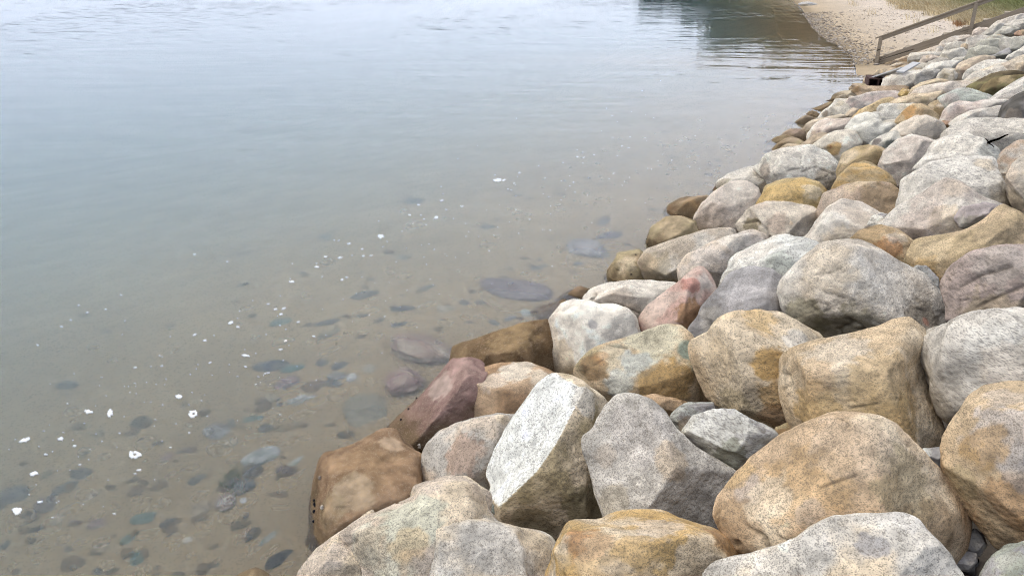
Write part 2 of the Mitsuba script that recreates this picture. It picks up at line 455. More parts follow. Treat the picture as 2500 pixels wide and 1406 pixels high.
boulder('big pinkish white boulder with a dark split and pale green faces, lowest left', '733,1410 758,1362 800,1320 870,1275 950,1240 1015,1215 1018,1192 1045,1178 1080,1170 1130,1168 1165,1180 1187,1207 1190,1245 1220,1278 1290,1293 1330,1300 1362,1330 1372,1385 1372,1460 1300,1540 1050,1590 800,1550 715,1480',
        'cream', 'pink', .5, [(1000, 1270, 80, (.45, .48, .42), .75), (890, 1330, 60, (.44, .47, .41), .6), (940, 1395, 70, (.47, .50, .45), .6), (1220, 1340, 90, (.52, .51, .48), .7), (1000, 1330, 45, 'ochre', .45), (1160, 1195, 30, 'brown', .3), (900, 1340, 60, 'rust', .25)],
        soft=2.5, facets=6, edge=61, rough=.085, crack=1.0, carve=[([(820, 1345), (870, 1318), (900, 1300)], .007, .008)], chips=20, more=[('735,1412 758,1364 800,1322 870,1277 903,1260 914,1290 906,1345 905,1400 890,1500 800,1520 720,1460', 'cream', 'pink', .5, .035), ('945,1410 985,1335 1030,1288 1100,1262 1190,1265 1290,1295 1340,1305 1370,1345 1374,1460 1300,1540 1100,1570 970,1510', 'pale', 'cream', .5, .05), ('1015,1215 1018,1192 1045,1178 1080,1170 1130,1168 1165,1180 1187,1207 1192,1248 1120,1290 1040,1270', 'pink', 'cream', .5, .012)])
boulder('low cream boulder just breaking the water at the bottom edge', '560,1420 585,1398 605,1390 625,1384 645,1392 665,1410 680,1450 610,1490 550,1460', 'cream', 'tan', .4)
boulder('square brown boulder with a wet foot standing in the water', '757,1345 763,1260 772,1145 785,1118 830,1098 900,1070 935,1060 965,1067 985,1085 1036,1106 1042,1180 1045,1250 1010,1330 900,1400 800,1400 758,1380',
        (.16, .108, .07), (.25, .175, .12), .5, [(900, 1130, 95, (.235, .165, .105), .6), (955, 1085, 30, (.42, .33, .25), .7), (860, 1200, 50, (.33, .27, .2), .7), (800, 1240, 40, 'olive', .3), (980, 1150, 50, (.22, .15, .1), .6)],
        cuts=[(-.15, .72, .65, .66), (-.8, -.1, .55, .8), (.1, -.45, .85, .80)], soft=2.5, edge=66, power=3.0, rough=.09, thick=.95, grain='pale_grained')
boulder('pinkish grey boulder with a slanting ridge, right of the square brown one', '1028,1130 1045,1085 1080,1055 1110,1035 1160,1018 1215,1008 1262,1012 1285,1060 1285,1180 1220,1250 1100,1250 1033,1190',
        'grey', 'pink', .55, [(1130, 1110, 60, (.36, .26, .21), .7), (1215, 1110, 45, (.27, .26, .25), .5), (1230, 1018, 25, 'cream', .7)], cuts=[(-.25, .45, .85, .78), (.6, .2, .75, .82)], edge=72, facets=5)
boulder('upright pointed boulder with a smooth bluish white left face and speckled tan right face', '1195,1228 1203,1150 1222,1108 1245,1050 1278,992 1318,940 1342,920 1366,911 1402,918 1440,945 1487,980 1500,1060 1497,1180 1492,1270 1420,1315 1330,1325 1245,1290 1203,1252',
        'olive', 'cream', .62, [(1440, 1250, 70, 'moss', .65), (1310, 1270, 70, 'moss', .5), (1430, 970, 40, 'pale', .7)], cuts=[(-.72, .50, .45, .55, (.62, .66, .68)), (.45, .1, .9, .82), (0, -.6, .75, .85)], soft=2.5, edge=112, facets=3, power=2.5)
boulder('large smooth grey boulder sloping down to the right, beside the pointed one', '1438,1080 1455,1030 1480,985 1508,960 1545,959 1590,975 1622,1000 1650,1045 1700,1090 1760,1125 1802,1150 1820,1230 1760,1320 1600,1345 1490,1290 1450,1180',
        'grey', 'pale', .55, [(1560, 1060, 80, (.47, .46, .46), .6), (1640, 1120, 50, 'tan', .5), (1475, 1110, 30, 'pink', .5), (1500, 1230, 50, 'olive', .4)], cuts=[(.45, .55, .7, .80)], facets=4, power=2.2, edge=66, chips=5, grain='coarse')
boulder('very large tan granite boulder with a hairline crack, in the lower right', '1743,1262 1755,1215 1800,1150 1850,1105 1895,1065 1950,1040 2020,1012 2080,1004 2150,1015 2192,1035 2230,1080 2290,1140 2330,1190 2358,1240 2370,1300 2345,1370 2250,1430 2050,1440 1860,1400 1780,1340',
        (.46, .36, .26), 'cream', .35, [(1830, 1200, 40, 'slate', .5), (1790, 1290, 75, 'brown', .55), (1960, 1180, 90, (.46, .33, .19), .6), (1800, 1160, 40, 'ochre', .5), (2200, 1190, 90, 'olive', .6), (2270, 1300, 80, 'brown', .5), (1880, 1215, 60, 'cream', .7), (1975, 1250, 35, 'slate', .35), (2080, 1080, 90, (.49, .41, .33), .5)],
        cuts=[(-.5, .35, .8, .84), (.6, .4, .7, .85)], facets=3, crack=1.0, carve=[([(2005, 1188), (2020, 1183), (2040, 1176), (2060, 1170), (2088, 1161)], .006, .006)], edge=66, chips=5, grain='coarse')
boulder('rust stained boulder cut by the right edge of the picture', '2298,1130 2305,1070 2340,1010 2370,960 2400,945 2500,948 2620,970 2700,1100 2660,1290 2560,1360 2440,1345 2390,1285 2325,1200',
        'tan', (.36, .26, .165), .4, [(2480, 1060, 80, (.47, .45, .45), .8), (2480, 1230, 60, 'rust', .5), (2350, 1180, 40, 'olive', .6), (2460, 970, 50, 'pink', .7), (2490, 1140, 50, 'slate', .5), (2400, 1090, 50, (.36, .25, .13), .7)], cuts=[(-.5, .1, .85, .8)])
boulder('greenish grey boulder in the bottom right corner', '2388,1412 2405,1370 2430,1345 2470,1330 2500,1321 2600,1330 2650,1420 2570,1510 2440,1500 2392,1450', (.26, .29, .27), 'slate', .5, [(2460, 1370, 40, (.36, .39, .35), .6)])
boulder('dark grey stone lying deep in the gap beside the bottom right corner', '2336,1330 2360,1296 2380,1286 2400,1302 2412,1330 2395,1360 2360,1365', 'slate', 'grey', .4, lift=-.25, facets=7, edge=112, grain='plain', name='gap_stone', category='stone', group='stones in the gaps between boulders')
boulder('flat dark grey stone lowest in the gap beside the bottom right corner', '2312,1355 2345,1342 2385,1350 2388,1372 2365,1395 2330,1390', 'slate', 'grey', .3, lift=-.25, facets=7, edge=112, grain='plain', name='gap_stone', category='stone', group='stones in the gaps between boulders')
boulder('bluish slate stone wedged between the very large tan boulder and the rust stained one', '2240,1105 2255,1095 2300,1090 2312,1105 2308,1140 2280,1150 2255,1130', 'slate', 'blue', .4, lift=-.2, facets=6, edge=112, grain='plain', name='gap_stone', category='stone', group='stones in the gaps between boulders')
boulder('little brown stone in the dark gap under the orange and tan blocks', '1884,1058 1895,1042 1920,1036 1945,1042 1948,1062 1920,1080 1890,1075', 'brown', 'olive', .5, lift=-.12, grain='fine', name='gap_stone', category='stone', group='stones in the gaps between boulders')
boulder('small greenish stone at the left foot of the pointed boulder', '1178,1240 1182,1225 1195,1220 1205,1235 1208,1255 1190,1258', 'green', 'grey', .5, lift=-.02, near=.06, name='gap_stone', category='stone', group='stones in the gaps between boulders')
# ---- second row
boulder('squarish tan block with an ochre lower side, above the very large tan boulder', '1903,960 1911,905 1917,868 1940,845 1985,830 2060,818 2130,804 2180,794 2215,791 2250,815 2262,838 2240,872 2252,935 2287,1015 2312,1082 2280,1110 2150,1135 2020,1125 1945,1070 1918,1015',
        'cream', 'tan', .6, [(2060, 870, 95, (.53, .48, .41), .8), (2180, 930, 90, (.47, .36, .22), .7), (1985, 1010, 70, 'ochre', .75), (2200, 1050, 80, 'ochre', .6), (1980, 920, 60, (.42, .32, .21), .6), (2100, 990, 80, 'olive', .35)],
        cuts=[(-.05, .78, .62, .66), (-.15, -.2, .97, .80), (.85, .1, .5, .84)], soft=2.5, edge=72, power=2.9, facets=4, carve=[([(1908, 905), (1930, 912), (1935, 935), (1912, 950)], .008, .01), ([(2080, 995), (2140, 985), (2190, 970)], .006, .006)], grain='coarse')
boulder('grey streaked boulder at the right edge above the rust stained one', '2233,860 2250,825 2300,795 2370,765 2440,754 2500,757 2600,785 2660,900 2590,1020 2450,1060 2335,1060 2292,1010 2270,940 2245,895',
        'pale', 'grey', .5, [(2440, 850, 70, (.56, .57, .56), .6), (2450, 890, 50, 'pink', .4), (2300, 960, 50, 'grey', .5)], streak=.6, facets=4)
boulder('orange and tan boulder with a bright ochre stripe down its right side', '1698,855 1710,825 1760,790 1790,769 1850,757 1900,762 1950,785 1997,826 2000,900 1990,1000 1940,1060 1870,1062 1800,1030 1742,985 1720,930 1705,890',
        'cream', 'tan', .45, [(1875, 880, 40, (.46, .31, .13), .85), (1885, 970, 45, (.40, .27, .12), .7), (1900, 1020, 45, 'rust', .6), (1790, 1000, 60, 'olive', .6), (1850, 780, 60, (.46, .33, .16), .6), (1760, 880, 60, (.52, .44, .33), .7), (1940, 830, 40, 'pale', .8)], facets=3, power=2.3)
boulder('tan and pale green boulder with a blue grey patch and dark green right end', '1402,908 1425,880 1450,848 1490,834 1550,815 1620,793 1655,794 1690,813 1708,860 1720,920 1738,980 1700,1025 1560,1030 1470,985 1418,935',
        'tan', 'olive', .3, [(1500, 880, 50, (.50, .46, .37), .8), (1600, 830, 75, (.50, .49, .40), .9), (1555, 890, 45, (.43, .47, .47), .85), (1510, 950, 45, (.43, .47, .47), .8), (1445, 900, 40, 'brown', .85), (1620, 950, 75, (.33, .22, .085), .75), (1682, 850, 28, (.20, .25, .22), .95), (1700, 890, 22, (.20, .25, .22), .9), (1468, 870, 20, 'rust', .5)],
        cuts=[(-.5, -.3, .8, .80), (.5, -.2, .85, .84)], facets=4, edge=61, carve=[([(1445, 855), (1490, 845), (1530, 850)], .009, .01), ([(1425, 905), (1450, 890), (1470, 880)], .008, .008)])
boulder('white finely speckled boulder with one small dark pit, above the water', '1303,862 1318,820 1340,778 1370,740 1400,729 1450,737 1490,750 1530,754 1556,780 1563,820 1570,880 1500,945 1420,955 1360,925 1318,892',
        'white', (.63, .62, .59), .5, [(1450, 790, 14, 'slate', .7), (1345, 765, 30, 'pink', .6), (1370, 880, 50, 'cream', .7), (1345, 890, 22, 'brown', .5), (1555, 850, 28, 'olive', .5), (1340, 820, 30, 'tan', .35)], grain='plain', facets=4)
boulder('dark brown rough slab reaching down into the water, left of the white boulder', '1108,882 1125,842 1200,812 1290,785 1340,779 1370,830 1365,910 1260,950 1150,945 1113,910', (.135, .095, .058), (.2, .145, .09), .4, [(1250, 820, 60, (.25, .185, .11), .6)], cuts=[(-.1, .7, .7, .7), (0, -.3, .95, .82)], soft=3, edge=66, rough=.07, lift=.14, grain='pale_grained')
boulder('small dark brown stone in the cleft behind the white boulder at the waterline', '1292,800 1308,766 1345,744 1380,733 1378,800 1330,830', (.19, .13, .08), 'brown', .4, facets=6, grain='pale_grained')
boulder('dark purple red slab leaning into the water', '945,1064 1000,1000 1060,940 1108,885 1140,871 1165,884 1186,906 1190,980 1130,1075 1060,1130 985,1112 952,1088',
        'purple', (.17, .115, .11), .4, [(1130, 895, 45, (.33, .235, .225), .8), (1075, 945, 40, (.36, .30, .28), .7), (1010, 1070, 60, (.115, .075, .07), .7)], cuts=[(-.62, .62, .5, .52), (.3, -.25, .9, .72)], soft=2.5, edge=100, rough=.07, facets=3, lift=.13, grain='pale_grained')
boulder('reddish tan boulder with a white crust along its top, right of the purple slab', '1076,1045 1085,990 1110,940 1150,905 1220,887 1290,883 1342,903 1375,930 1370,1010 1290,1095 1180,1115 1090,1090',
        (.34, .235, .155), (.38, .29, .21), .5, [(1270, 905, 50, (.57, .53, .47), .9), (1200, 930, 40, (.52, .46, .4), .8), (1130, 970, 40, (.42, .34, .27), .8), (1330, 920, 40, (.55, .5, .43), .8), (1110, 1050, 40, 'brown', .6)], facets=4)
boulder('rough light grey stone with flaky edges, lying in the hollow between larger boulders', '1664,1052 1690,1015 1740,998 1790,999 1850,1030 1897,1060 1862,1105 1800,1152 1740,1125 1690,1088 1667,1068', (.50, .52, .52), 'slate', .4, [(1780, 1110, 40, (.22, .24, .2), .7), (1740, 1030, 50, (.58, .6, .6), .6)], facets=9, edge=112, rough=.10, streak=.6, lift=.08, thick=.7)
boulder('small grey stone behind the flaky light grey one', '1638,1018 1668,986 1740,983 1752,1010 1710,1065 1660,1060', (.40, .43, .43), 'slate', .5, [(1680, 1045, 30, 'brown', .6)], facets=7, edge=112, rough=.08, lift=-.02)
boulder('tan wedge shaped stone tucked under the tan and pale green boulder', '1556,968 1600,961 1650,972 1690,986 1655,1030 1600,1020', (.42, .315, .22), 'brown', .35, facets=7, edge=112, cuts=[(.2, -.5, .8, .7, 'brown')], lift=-.06)
# ---- third row
boulder('largest rounded whitish granite boulder, with short dark fissures, right of the middle', '1898,712 1910,678 1945,640 1990,605 2050,584 2100,584 2140,604 2200,640 2262,672 2297,720 2313,770 2305,820 2250,860 2120,872 2010,855 1940,800 1906,752',
        (.53, .50, .46), 'pale', .5, [(1960, 780, 55, 'moss', .65), (2080, 810, 80, 'moss', .6), (2240, 770, 50, (.2, .17, .13), .6), (2170, 700, 80, (.56, .555, .54), .6), (2010, 660, 60, 'cream', .5), (2260, 785, 14, (.5, .25, .2), .7)], crack=1.0, facets=4, power=2.3, cuts=[(0, -.75, .65, .8)], carve=[([(1990, 670), (2030, 665), (2050, 655)], .008, .006), ([(2015, 715), (2060, 725), (2085, 735)], .008, .008)], edge=66, chips=5, grain='coarse')
boulder('purplish pink veined boulder at the right edge beside the largest whitish one', '2292,695 2310,658 2360,620 2430,601 2500,599 2600,620 2660,720 2580,815 2430,825 2338,800 2308,745', (.40, .345, .335), (.33, .285, .28), .5, [(2430, 770, 60, 'olive', .5), (2450, 640, 60, 'grey', .4)], streak=.8, crack=1.0, carve=[([(2340, 700), (2400, 670), (2470, 650)], .009, .008), ([(2380, 750), (2440, 725), (2500, 700)], .009, .008)])
boulder('dark blue grey angular boulder left of the largest whitish one', '1692,803 1710,750 1745,710 1780,668 1830,651 1880,654 1917,680 1935,770 1910,850 1800,880 1715,865', (.30, .305, .33), 'slate', .45, [(1830, 720, 70, (.39, .39, .42), .6), (1740, 790, 45, 'grey', .7), (1870, 680, 35, (.20, .205, .225), .6), (1760, 760, 25, (.17, .17, .18), .5)], grain='fine', facets=5, edge=72, cuts=[(-.6, .2, .75, .75)])
boulder('pink angular boulder with a rusty side, between the white and the blue grey ones', '1558,778 1580,745 1640,700 1690,660 1711,654 1738,695 1748,722 1725,775 1715,825 1640,860 1575,845', (.43, .31, .285), (.48, .40, .37), .5, [(1690, 770, 40, (.30, .18, .095), .8), (1685, 690, 25, (.36, .17, .15), .7), (1725, 690, 22, (.52, .48, .46), .8)], cuts=[(-.5, .35, .8, .66), (.75, -.1, .65, .68)], soft=2.2, edge=123, grain='plain', facets=4)
boulder('pale bluish white boulder behind the blue grey one', '1760,690 1790,630 1840,600 1900,581 1960,579 2003,594 2030,650 1990,740 1880,780 1785,755', (.52, .545, .55), 'pale', .4, [(1900, 640, 35, 'green', .35), (1810, 650, 50, (.58, .6, .6), .6)])
boulder('white streaked lobe of stone leaning on a longer grey brown boulder', '1652,655 1680,620 1750,585 1840,558 1873,580 1860,650 1780,725 1695,735 1657,695', (.52, .49, .47), 'pink', .5, [(1790, 580, 40, (.58, .575, .56), .6)], streak=.5)
boulder('grey brown rounded boulder above the water behind the white flat one', '1558,665 1575,610 1640,585 1720,561 1790,554 1810,600 1720,700 1620,720 1568,700', (.44, .40, .35), 'pale', .45, [(1600, 670, 50, 'olive', .5), (1570, 640, 30, 'tan', .6)])
boulder('rounded olive tan boulder at the waterline, crossed by a thin dark vein', '1474,695 1485,655 1510,622 1562,614 1590,650 1590,710 1500,735', 'olive', 'tan', .4, [(1530, 640, 30, (.44, .39, .30), .6)], grain='fine', crack=1.0)
boulder('flat topped white boulder with a black hollow, behind the pink angular one', '1420,740 1440,705 1480,690 1560,684 1655,689 1660,750 1570,810 1470,810 1428,770', 'white', 'pink', .3, [(1510, 725, 45, (.46, .42, .38), .7), (1447, 730, 12, (.06, .055, .05), .9), (1540, 770, 35, 'brown', .4)], cuts=[(.1, .8, .6, .66)], edge=67, carve=[([(1440, 742), (1450, 720), (1462, 745)], .016, .04), ([(1465, 748), (1520, 745), (1560, 765)], .008, .01)])
boulder('small reddish brown stone breaking the water left of the flat topped white boulder', '1355,752 1385,715 1415,697 1450,708 1460,755 1400,785', (.34, .24, .18), 'brown', .4, [(1410, 702, 16, (.46, .34, .27), .7)], grain='fine')
boulder('olive brown rounded boulder at the water, below a bigger pink and white one', '1574,595 1590,555 1625,529 1665,527 1698,540 1715,600 1660,655 1590,645', (.30, .245, .165), 'olive', .4, [(1650, 550, 40, (.38, .32, .23), .6)], facets=4, grain='pale_grained')
boulder('brown low boulder at the water with a red tinge on its left end', '1620,535 1630,500 1660,484 1725,477 1755,490 1750,545 1700,585 1635,565', (.33, .26, .19), 'brown', .4, [(1635, 520, 18, (.34, .17, .12), .7)], grain='pale_grained')
boulder('pink and white egg shaped boulder with a speckled lower half', '1690,535 1710,500 1740,470 1780,444 1820,439 1852,460 1866,500 1860,560 1790,610 1715,600', (.54, .50, .47), 'pink', .35, [(1740, 550, 55, (.38, .32, .28), .6), (1800, 465, 40, (.58, .56, .53), .6)], facets=4)
boulder('pale slab with an angular broken notch in its front', '1800,548 1825,510 1870,492 1930,494 1985,505 2008,522 2000,580 1940,625 1860,615 1812,575', (.54, .505, .455), 'pink', .3, [(1895, 545, 28, (.42, .355, .31), .8), (1835, 555, 22, (.24, .21, .14), .8)], cuts=[(0, .75, .66, .7), (-.7, -.2, .7, .72)], soft=3, edge=112, facets=3, grain='fine', carve=[([(1815, 545), (1850, 540), (1872, 560), (1882, 582)], .012, .02)], more=[('1872,590 1886,555 1905,532 1935,519 1957,541 1930,575 1900,610', 'pink', 'tan', .4, .012)])
boulder('smooth yellow ochre rounded boulder, behind the notched slab', '1846,500 1870,455 1910,438 1960,432 2002,445 2025,472 2028,530 1970,570 1880,560', (.44, .355, .21), (.40, .30, .15), .5, [(1985, 470, 22, (.46, .42, .34), .7), (1900, 470, 40, (.48, .37, .2), .5)], facets=4, power=2.1)
boulder('little reddish brown stone at the water behind the egg shaped boulder', '1732,478 1745,455 1765,449 1785,460 1780,490 1745,495', (.24, .15, .115), 'brown', .4, grain='fine')
boulder('white flat boulder with a grey underside, at the water above the egg shaped one', '1754,450 1775,425 1830,412 1870,417 1888,436 1895,475 1840,510 1775,500', 'white', 'pale', .4, [(1820, 460, 30, 'grey', .7), (1870, 470, 25, 'tan', .5), (1765, 448, 14, 'olive', .5)], cuts=[(-.1, .8, .6, .62)], edge=72)
boulder('big chalk white boulder with dark creases, above the yellow ochre one', '1842,415 1870,380 1915,363 1990,359 2022,372 2050,400 2052,435 2020,480 1940,510 1885,490 1870,440', (.60, .595, .57), 'white', .4, [(1865, 415, 22, (.32, .28, .25), .7), (2020, 440, 28, 'cream', .6)], crack=1.0, facets=3, streak=.4, carve=[([(1960, 420), (1990, 408), (2010, 415), (2035, 425)], .012, .012), ([(1890, 430), (1930, 415), (1960, 412)], .01, .01)], more=[('1880,440 1900,416 1960,408 2010,420 2040,445 2015,480 1940,505 1895,490', 'white', 'cream', .4, .014)])
boulder('deep yellow tan boulder between the chalk white and a pale pink one', '2040,420 2055,375 2090,358 2140,354 2165,365 2168,395 2155,430 2100,465 2050,455', (.40, .325, .205), 'tan', .35, [(2070, 385, 25, 'cream', .7)])
boulder('tan streaked boulder in front of the deep yellow one', '2030,462 2045,430 2085,398 2120,399 2170,423 2190,447 2150,500 2060,510', (.44, .36, .24), 'ochre', .4, streak=.7)
boulder('pinkish tan boulder with a smooth brown right half', '1994,515 2010,475 2060,450 2110,444 2170,445 2202,470 2200,525 2150,565 2060,580 2003,560', (.43, .355, .30), (.32, .245, .165), .4, [(2150, 490, 40, (.33, .26, .19), .7), (2030, 480, 30, 'pink', .6), (2100, 420, 40, 'cream', .5)])
boulder('pale pink smooth boulder leaning left of the big grey white ones', '2143,405 2155,370 2190,340 2225,327 2262,335 2300,350 2290,410 2220,445 2195,470 2160,445', (.55, .51, .485), (.55, .54, .52), .4, streak=.6, grain='fine', facets=4)
boulder('big grey white boulder with two dark twigs lying on its back', '2225,420 2280,350 2340,331 2400,338 2442,366 2455,430 2380,490 2270,480', (.52, .52, .51), 'pale', .5, [(2420, 380, 40, (.33, .36, .36), .6), (2330, 350, 40, 'white', .4)], streak=.5, facets=4)
boulder('broad light grey boulder below the one with the twigs', '2186,510 2200,440 2270,395 2340,385 2422,392 2452,440 2468,497 2430,570 2280,590 2195,560', (.54, .54, .53), 'pale', .4, [(2400, 400, 30, 'cream', .6), (2440, 500, 35, 'olive', .4)], streak=.5, facets=4)
boulder('brown speckled boulder at the right edge beside the light grey ones', '2433,405 2450,370 2500,344 2570,350 2600,430 2540,490 2470,500 2440,450', (.38, .31, .26), 'grey', .4, streak=.5)
boulder('grey rounded boulder half cut by the right edge, below the brown speckled one', '2453,440 2470,400 2510,374 2580,390 2640,470 2590,540 2510,545 2468,500', (.43, .41, .38), 'pink', .4, [(2480, 490, 25, 'olive', .4)])
boulder('big pinkish grey ridged boulder in the middle of the right side', '2128,568 2180,510 2250,470 2310,431 2350,444 2400,480 2455,502 2465,570 2360,650 2230,660 2148,620', (.48, .445, .425), 'pale', .4, [(2320, 540, 40, 'tan', .5), (2230, 560, 60, (.40, .36, .345), .5), (2330, 455, 30, 'pink', .6)], facets=3, edge=61, cuts=[(-.5, .5, .7, .72)])
boulder('small purplish grey stone sitting on the flank of the big ridged boulder', '2332,532 2350,505 2400,494 2440,500 2435,545 2375,562 2342,556', (.36, .335, .355), 'grey', .4, [(2385, 545, 25, (.2, .19, .17), .7)], facets=6, edge=100, near=.04, lift=.05)
boulder('olive tan hump backed boulder at the right edge under the purplish stone', '2206,640 2228,588 2290,574 2350,564 2400,538 2440,504 2485,512 2530,560 2560,640 2480,710 2350,745 2270,720', (.38, .315, .215), 'tan', .4, [(2280, 610, 40, (.47, .40, .29), .6), (2440, 560, 50, (.36, .3, .22), .5), (2260, 670, 40, 'ochre', .5)], facets=4, soft=3)
boulder('pale pink and white boulder, steep faced, right of the notched slab', '1960,592 1990,540 2020,505 2055,484 2100,494 2140,514 2168,536 2160,610 2080,660 1985,650', (.54, .51, .48), 'pale', .4, [(2060, 600, 50, 'cream', .6), (2100, 530, 40, 'pink', .5)], grain='fine', facets=3)
boulder('brown stained boulder peeping up behind the largest whitish one', '2055,600 2100,561 2150,551 2195,559 2232,590 2250,650 2180,700 2080,680', (.36, .275, .175), 'tan', .4, [(2160, 610, 35, (.31, .16, .075), .7), (2190, 575, 25, 'grey', .5)])
boulder('small black and white speckled stone between two pinkish boulders', '2118,548 2127,528 2150,519 2172,525 2168,552 2140,562', (.62, .62, .60), 'slate', .35, near=.05, lift=.05, facets=5)
boulder('blue grey stone showing behind the right shoulder of the largest whitish boulder', '2212,690 2235,648 2262,648 2290,678 2300,720 2250,735', (.31, .325, .335), 'slate', .4, facets=3)

# ---- farther up the shore
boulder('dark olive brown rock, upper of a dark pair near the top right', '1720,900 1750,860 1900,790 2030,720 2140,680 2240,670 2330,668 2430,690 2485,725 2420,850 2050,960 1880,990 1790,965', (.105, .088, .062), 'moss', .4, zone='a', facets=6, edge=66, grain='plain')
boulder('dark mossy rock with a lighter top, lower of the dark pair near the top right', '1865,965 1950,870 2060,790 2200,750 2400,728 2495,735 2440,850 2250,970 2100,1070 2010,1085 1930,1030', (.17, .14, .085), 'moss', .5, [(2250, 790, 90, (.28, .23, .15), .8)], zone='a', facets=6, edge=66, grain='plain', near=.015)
boulder('light grey slab rising to the right edge below the dark pair', '1990,1090 2130,1000 2300,900 2500,768 2620,800 2640,1050 2400,1220 2180,1250', (.50, .50, .495), 'pale', .4, zone='a', streak=.5)
boulder('black angular rock at the right edge', '2105,1392 2180,1300 2210,1210 2330,1100 2380,1050 2500,998 2660,1020 2740,1250 2640,1450 2300,1460', 'dark', (.13, .13, .14), .5, [(2350, 1330, 110, (.19, .17, .155), .7)], zone='a', facets=8, edge=123, grain='plain', soft=2.5, near=.03)
boulder('rounded bluish grey dome of stone left of the dark pair', '1300,1080 1400,1010 1500,950 1590,924 1700,940 1850,980 1950,1020 2015,1062 1990,1160 1750,1260 1500,1280 1340,1200', (.38, .42, .41), (.40, .395, .40), .4, [(1420, 1060, 110, (.36, .335, .34), .6), (1850, 1020, 110, (.44, .485, .465), .6)], zone='a', facets=3)
boulder('pinkish boulder with a dark groove, right of the speckled tan one', '1305,1385 1400,1250 1480,1160 1600,1105 1750,1130 1900,1088 2100,1084 2300,1098 2340,1125 2250,1250 1950,1330 1700,1400 1500,1470 1380,1470', (.45, .40, .385), (.54, .525, .51), .45, [(1450, 1200, 90, (.24, .24, .26), .6), (1500, 1300, 90, (.36, .32, .32), .6), (2050, 1140, 160, 'pale', .7)], zone='a', streak=.5)
boulder('speckled brown and cream boulder left of the pinkish grooved one', '1098,1245 1130,1170 1200,1120 1300,1068 1400,1058 1490,1090 1440,1220 1370,1330 1290,1400 1220,1390 1140,1300', (.38, .31, .215), 'grey', .4, [(1230, 1280, 80, (.24, .185, .11), .7), (1120, 1210, 50, 'cream', .7), (1350, 1090, 90, 'slate', .5)], zone='a')
boulder('pale rough boulder below the pinkish grooved one, left of the black rock', '1460,1410 1600,1330 1750,1250 1900,1220 2100,1188 2220,1210 2220,1330 2110,1450 1900,1510 1600,1510', (.53, .51, .485), 'pale', .4, zone='a', streak=.6)
boulder('tan boulder with a bright rust orange face on its left', '665,1370 750,1280 850,1195 900,1160 1000,1150 1080,1190 1170,1280 1245,1375 1200,1480 900,1510 700,1470', (.46, .37, .25), 'cream', .4, [(830, 1270, 95, (.40, .25, .12), .9), (960, 1290, 70, (.38, .26, .15), .6)], zone='a', cuts=[(-.7, .3, .6, .7)], edge=66)
boulder('light grey square boulder left of the orange faced one', '375,1300 425,1165 455,1153 650,1153 850,1148 880,1190 770,1300 690,1420 500,1480 395,1440', (.50, .505, .49), 'grey', .35, [(750, 1190, 80, 'cream', .5)], zone='a', facets=5, edge=72)
boulder('whitish boulder with a rusty tan top strip, left of the light grey square one', '-10,1360 150,1230 350,1120 450,1060 540,1073 580,1120 440,1200 390,1320 250,1360 60,1420', (.50, .41, .27), 'ochre', .3, [(480, 1085, 70, 'olive', .5)], zone='a', streak=.4)
boulder('grey and pink smooth boulder crossed by a thin crack, under the flat brown slab', '-70,1160 0,1058 100,1040 200,1000 350,968 500,963 600,968 700,1022 660,1120 450,1150 300,1220 100,1290 -30,1260', (.49, .465, .455), (.44, .385, .375), .4, zone='a', crack=1.0, grain='fine')
boulder('tan ribbed boulder in the middle of the upper slope', '570,1140 700,1070 900,1008 1090,998 1280,958 1330,1060 1200,1170 1080,1200 870,1200 640,1200', (.47, .40, .305), 'cream', .4, [(1040, 1080, 60, 'olive', .5)], zone='a', streak=.6)
boulder('long pale boulder with a tan underside, left of the dark pair', '890,1020 1000,920 1200,868 1400,828 1600,818 1705,850 1735,930 1690,1000 1590,1000 1480,1030 1300,1110 1150,1060 1000,1060', (.52, .49, .46), 'pink', .35, zone='a', streak=.5)
boulder('cream boulder sloping left below a heap of small stones', '815,1040 900,920 1000,850 1200,788 1320,800 1400,840 1250,930 1100,1010 950,1070', (.49, .425, .33), 'tan', .35, zone='a', streak=.5)
boulder('small yellow tan stone beside the flat brown slab', '685,1010 760,938 870,948 880,1000 830,1060 740,1055', (.44, .34, .17), 'tan', .4, [(790, 1000, 40, (.28, .2, .07), .7)], zone='a')
boulder('white rounded boulder right of the rusty box', '475,890 490,790 600,730 750,688 900,668 1010,660 1000,780 870,890 720,940 560,940', (.52, .51, .485), 'pale', .4, [(600, 860, 70, 'pink', .5)], zone='a')
boulder('flat brown slab under the rusty box', '60,960 100,900 300,893 740,898 760,940 710,1030 600,1040 350,1040 120,1000', (.38, .305, .235), 'brown', .3, [(600, 960, 90, (.29, .235, .195), .8), (230, 910, 90, (.48, .39, .29), .7)], zone='a', facets=5, edge=112, cuts=[(0, .85, .5, .6)])
boulder('bright white boulder right of the loose planks', '1085,650 1200,570 1320,540 1560,528 1600,560 1560,670 1500,740 1300,720 1150,720', (.57, .57, .555), 'white', .4, zone='a')
boulder('grey stone with a shaded face below the bright white boulder', '915,800 960,720 1050,680 1200,648 1270,662 1200,770 1080,850 960,850', (.36, .36, .355), 'grey', .4, zone='a')
boulder('grey brown stone right of the shaded grey one', '1240,770 1280,700 1350,648 1480,648 1530,720 1460,820 1300,830', (.43, .40, .345), 'pale', .4, [(1340, 740, 60, 'olive', .5)], zone='a')
boulder('pinkish tan boulder with a hooked end, right of the bright white one', '1505,770 1530,640 1570,570 1700,500 1850,448 1950,448 2045,500 1950,600 1760,700 1640,790 1560,820', (.44, .385, .325), 'cream', .4, [(1650, 660, 60, (.35, .27, .21), .6)], zone='a')
boulder('white boulder under the grey hollow near the right edge', '1645,730 1690,660 1850,560 1950,514 2100,504 2220,518 2240,570 2150,680 1900,760 1720,800', (.56, .555, .535), 'pale', .3, zone='a')
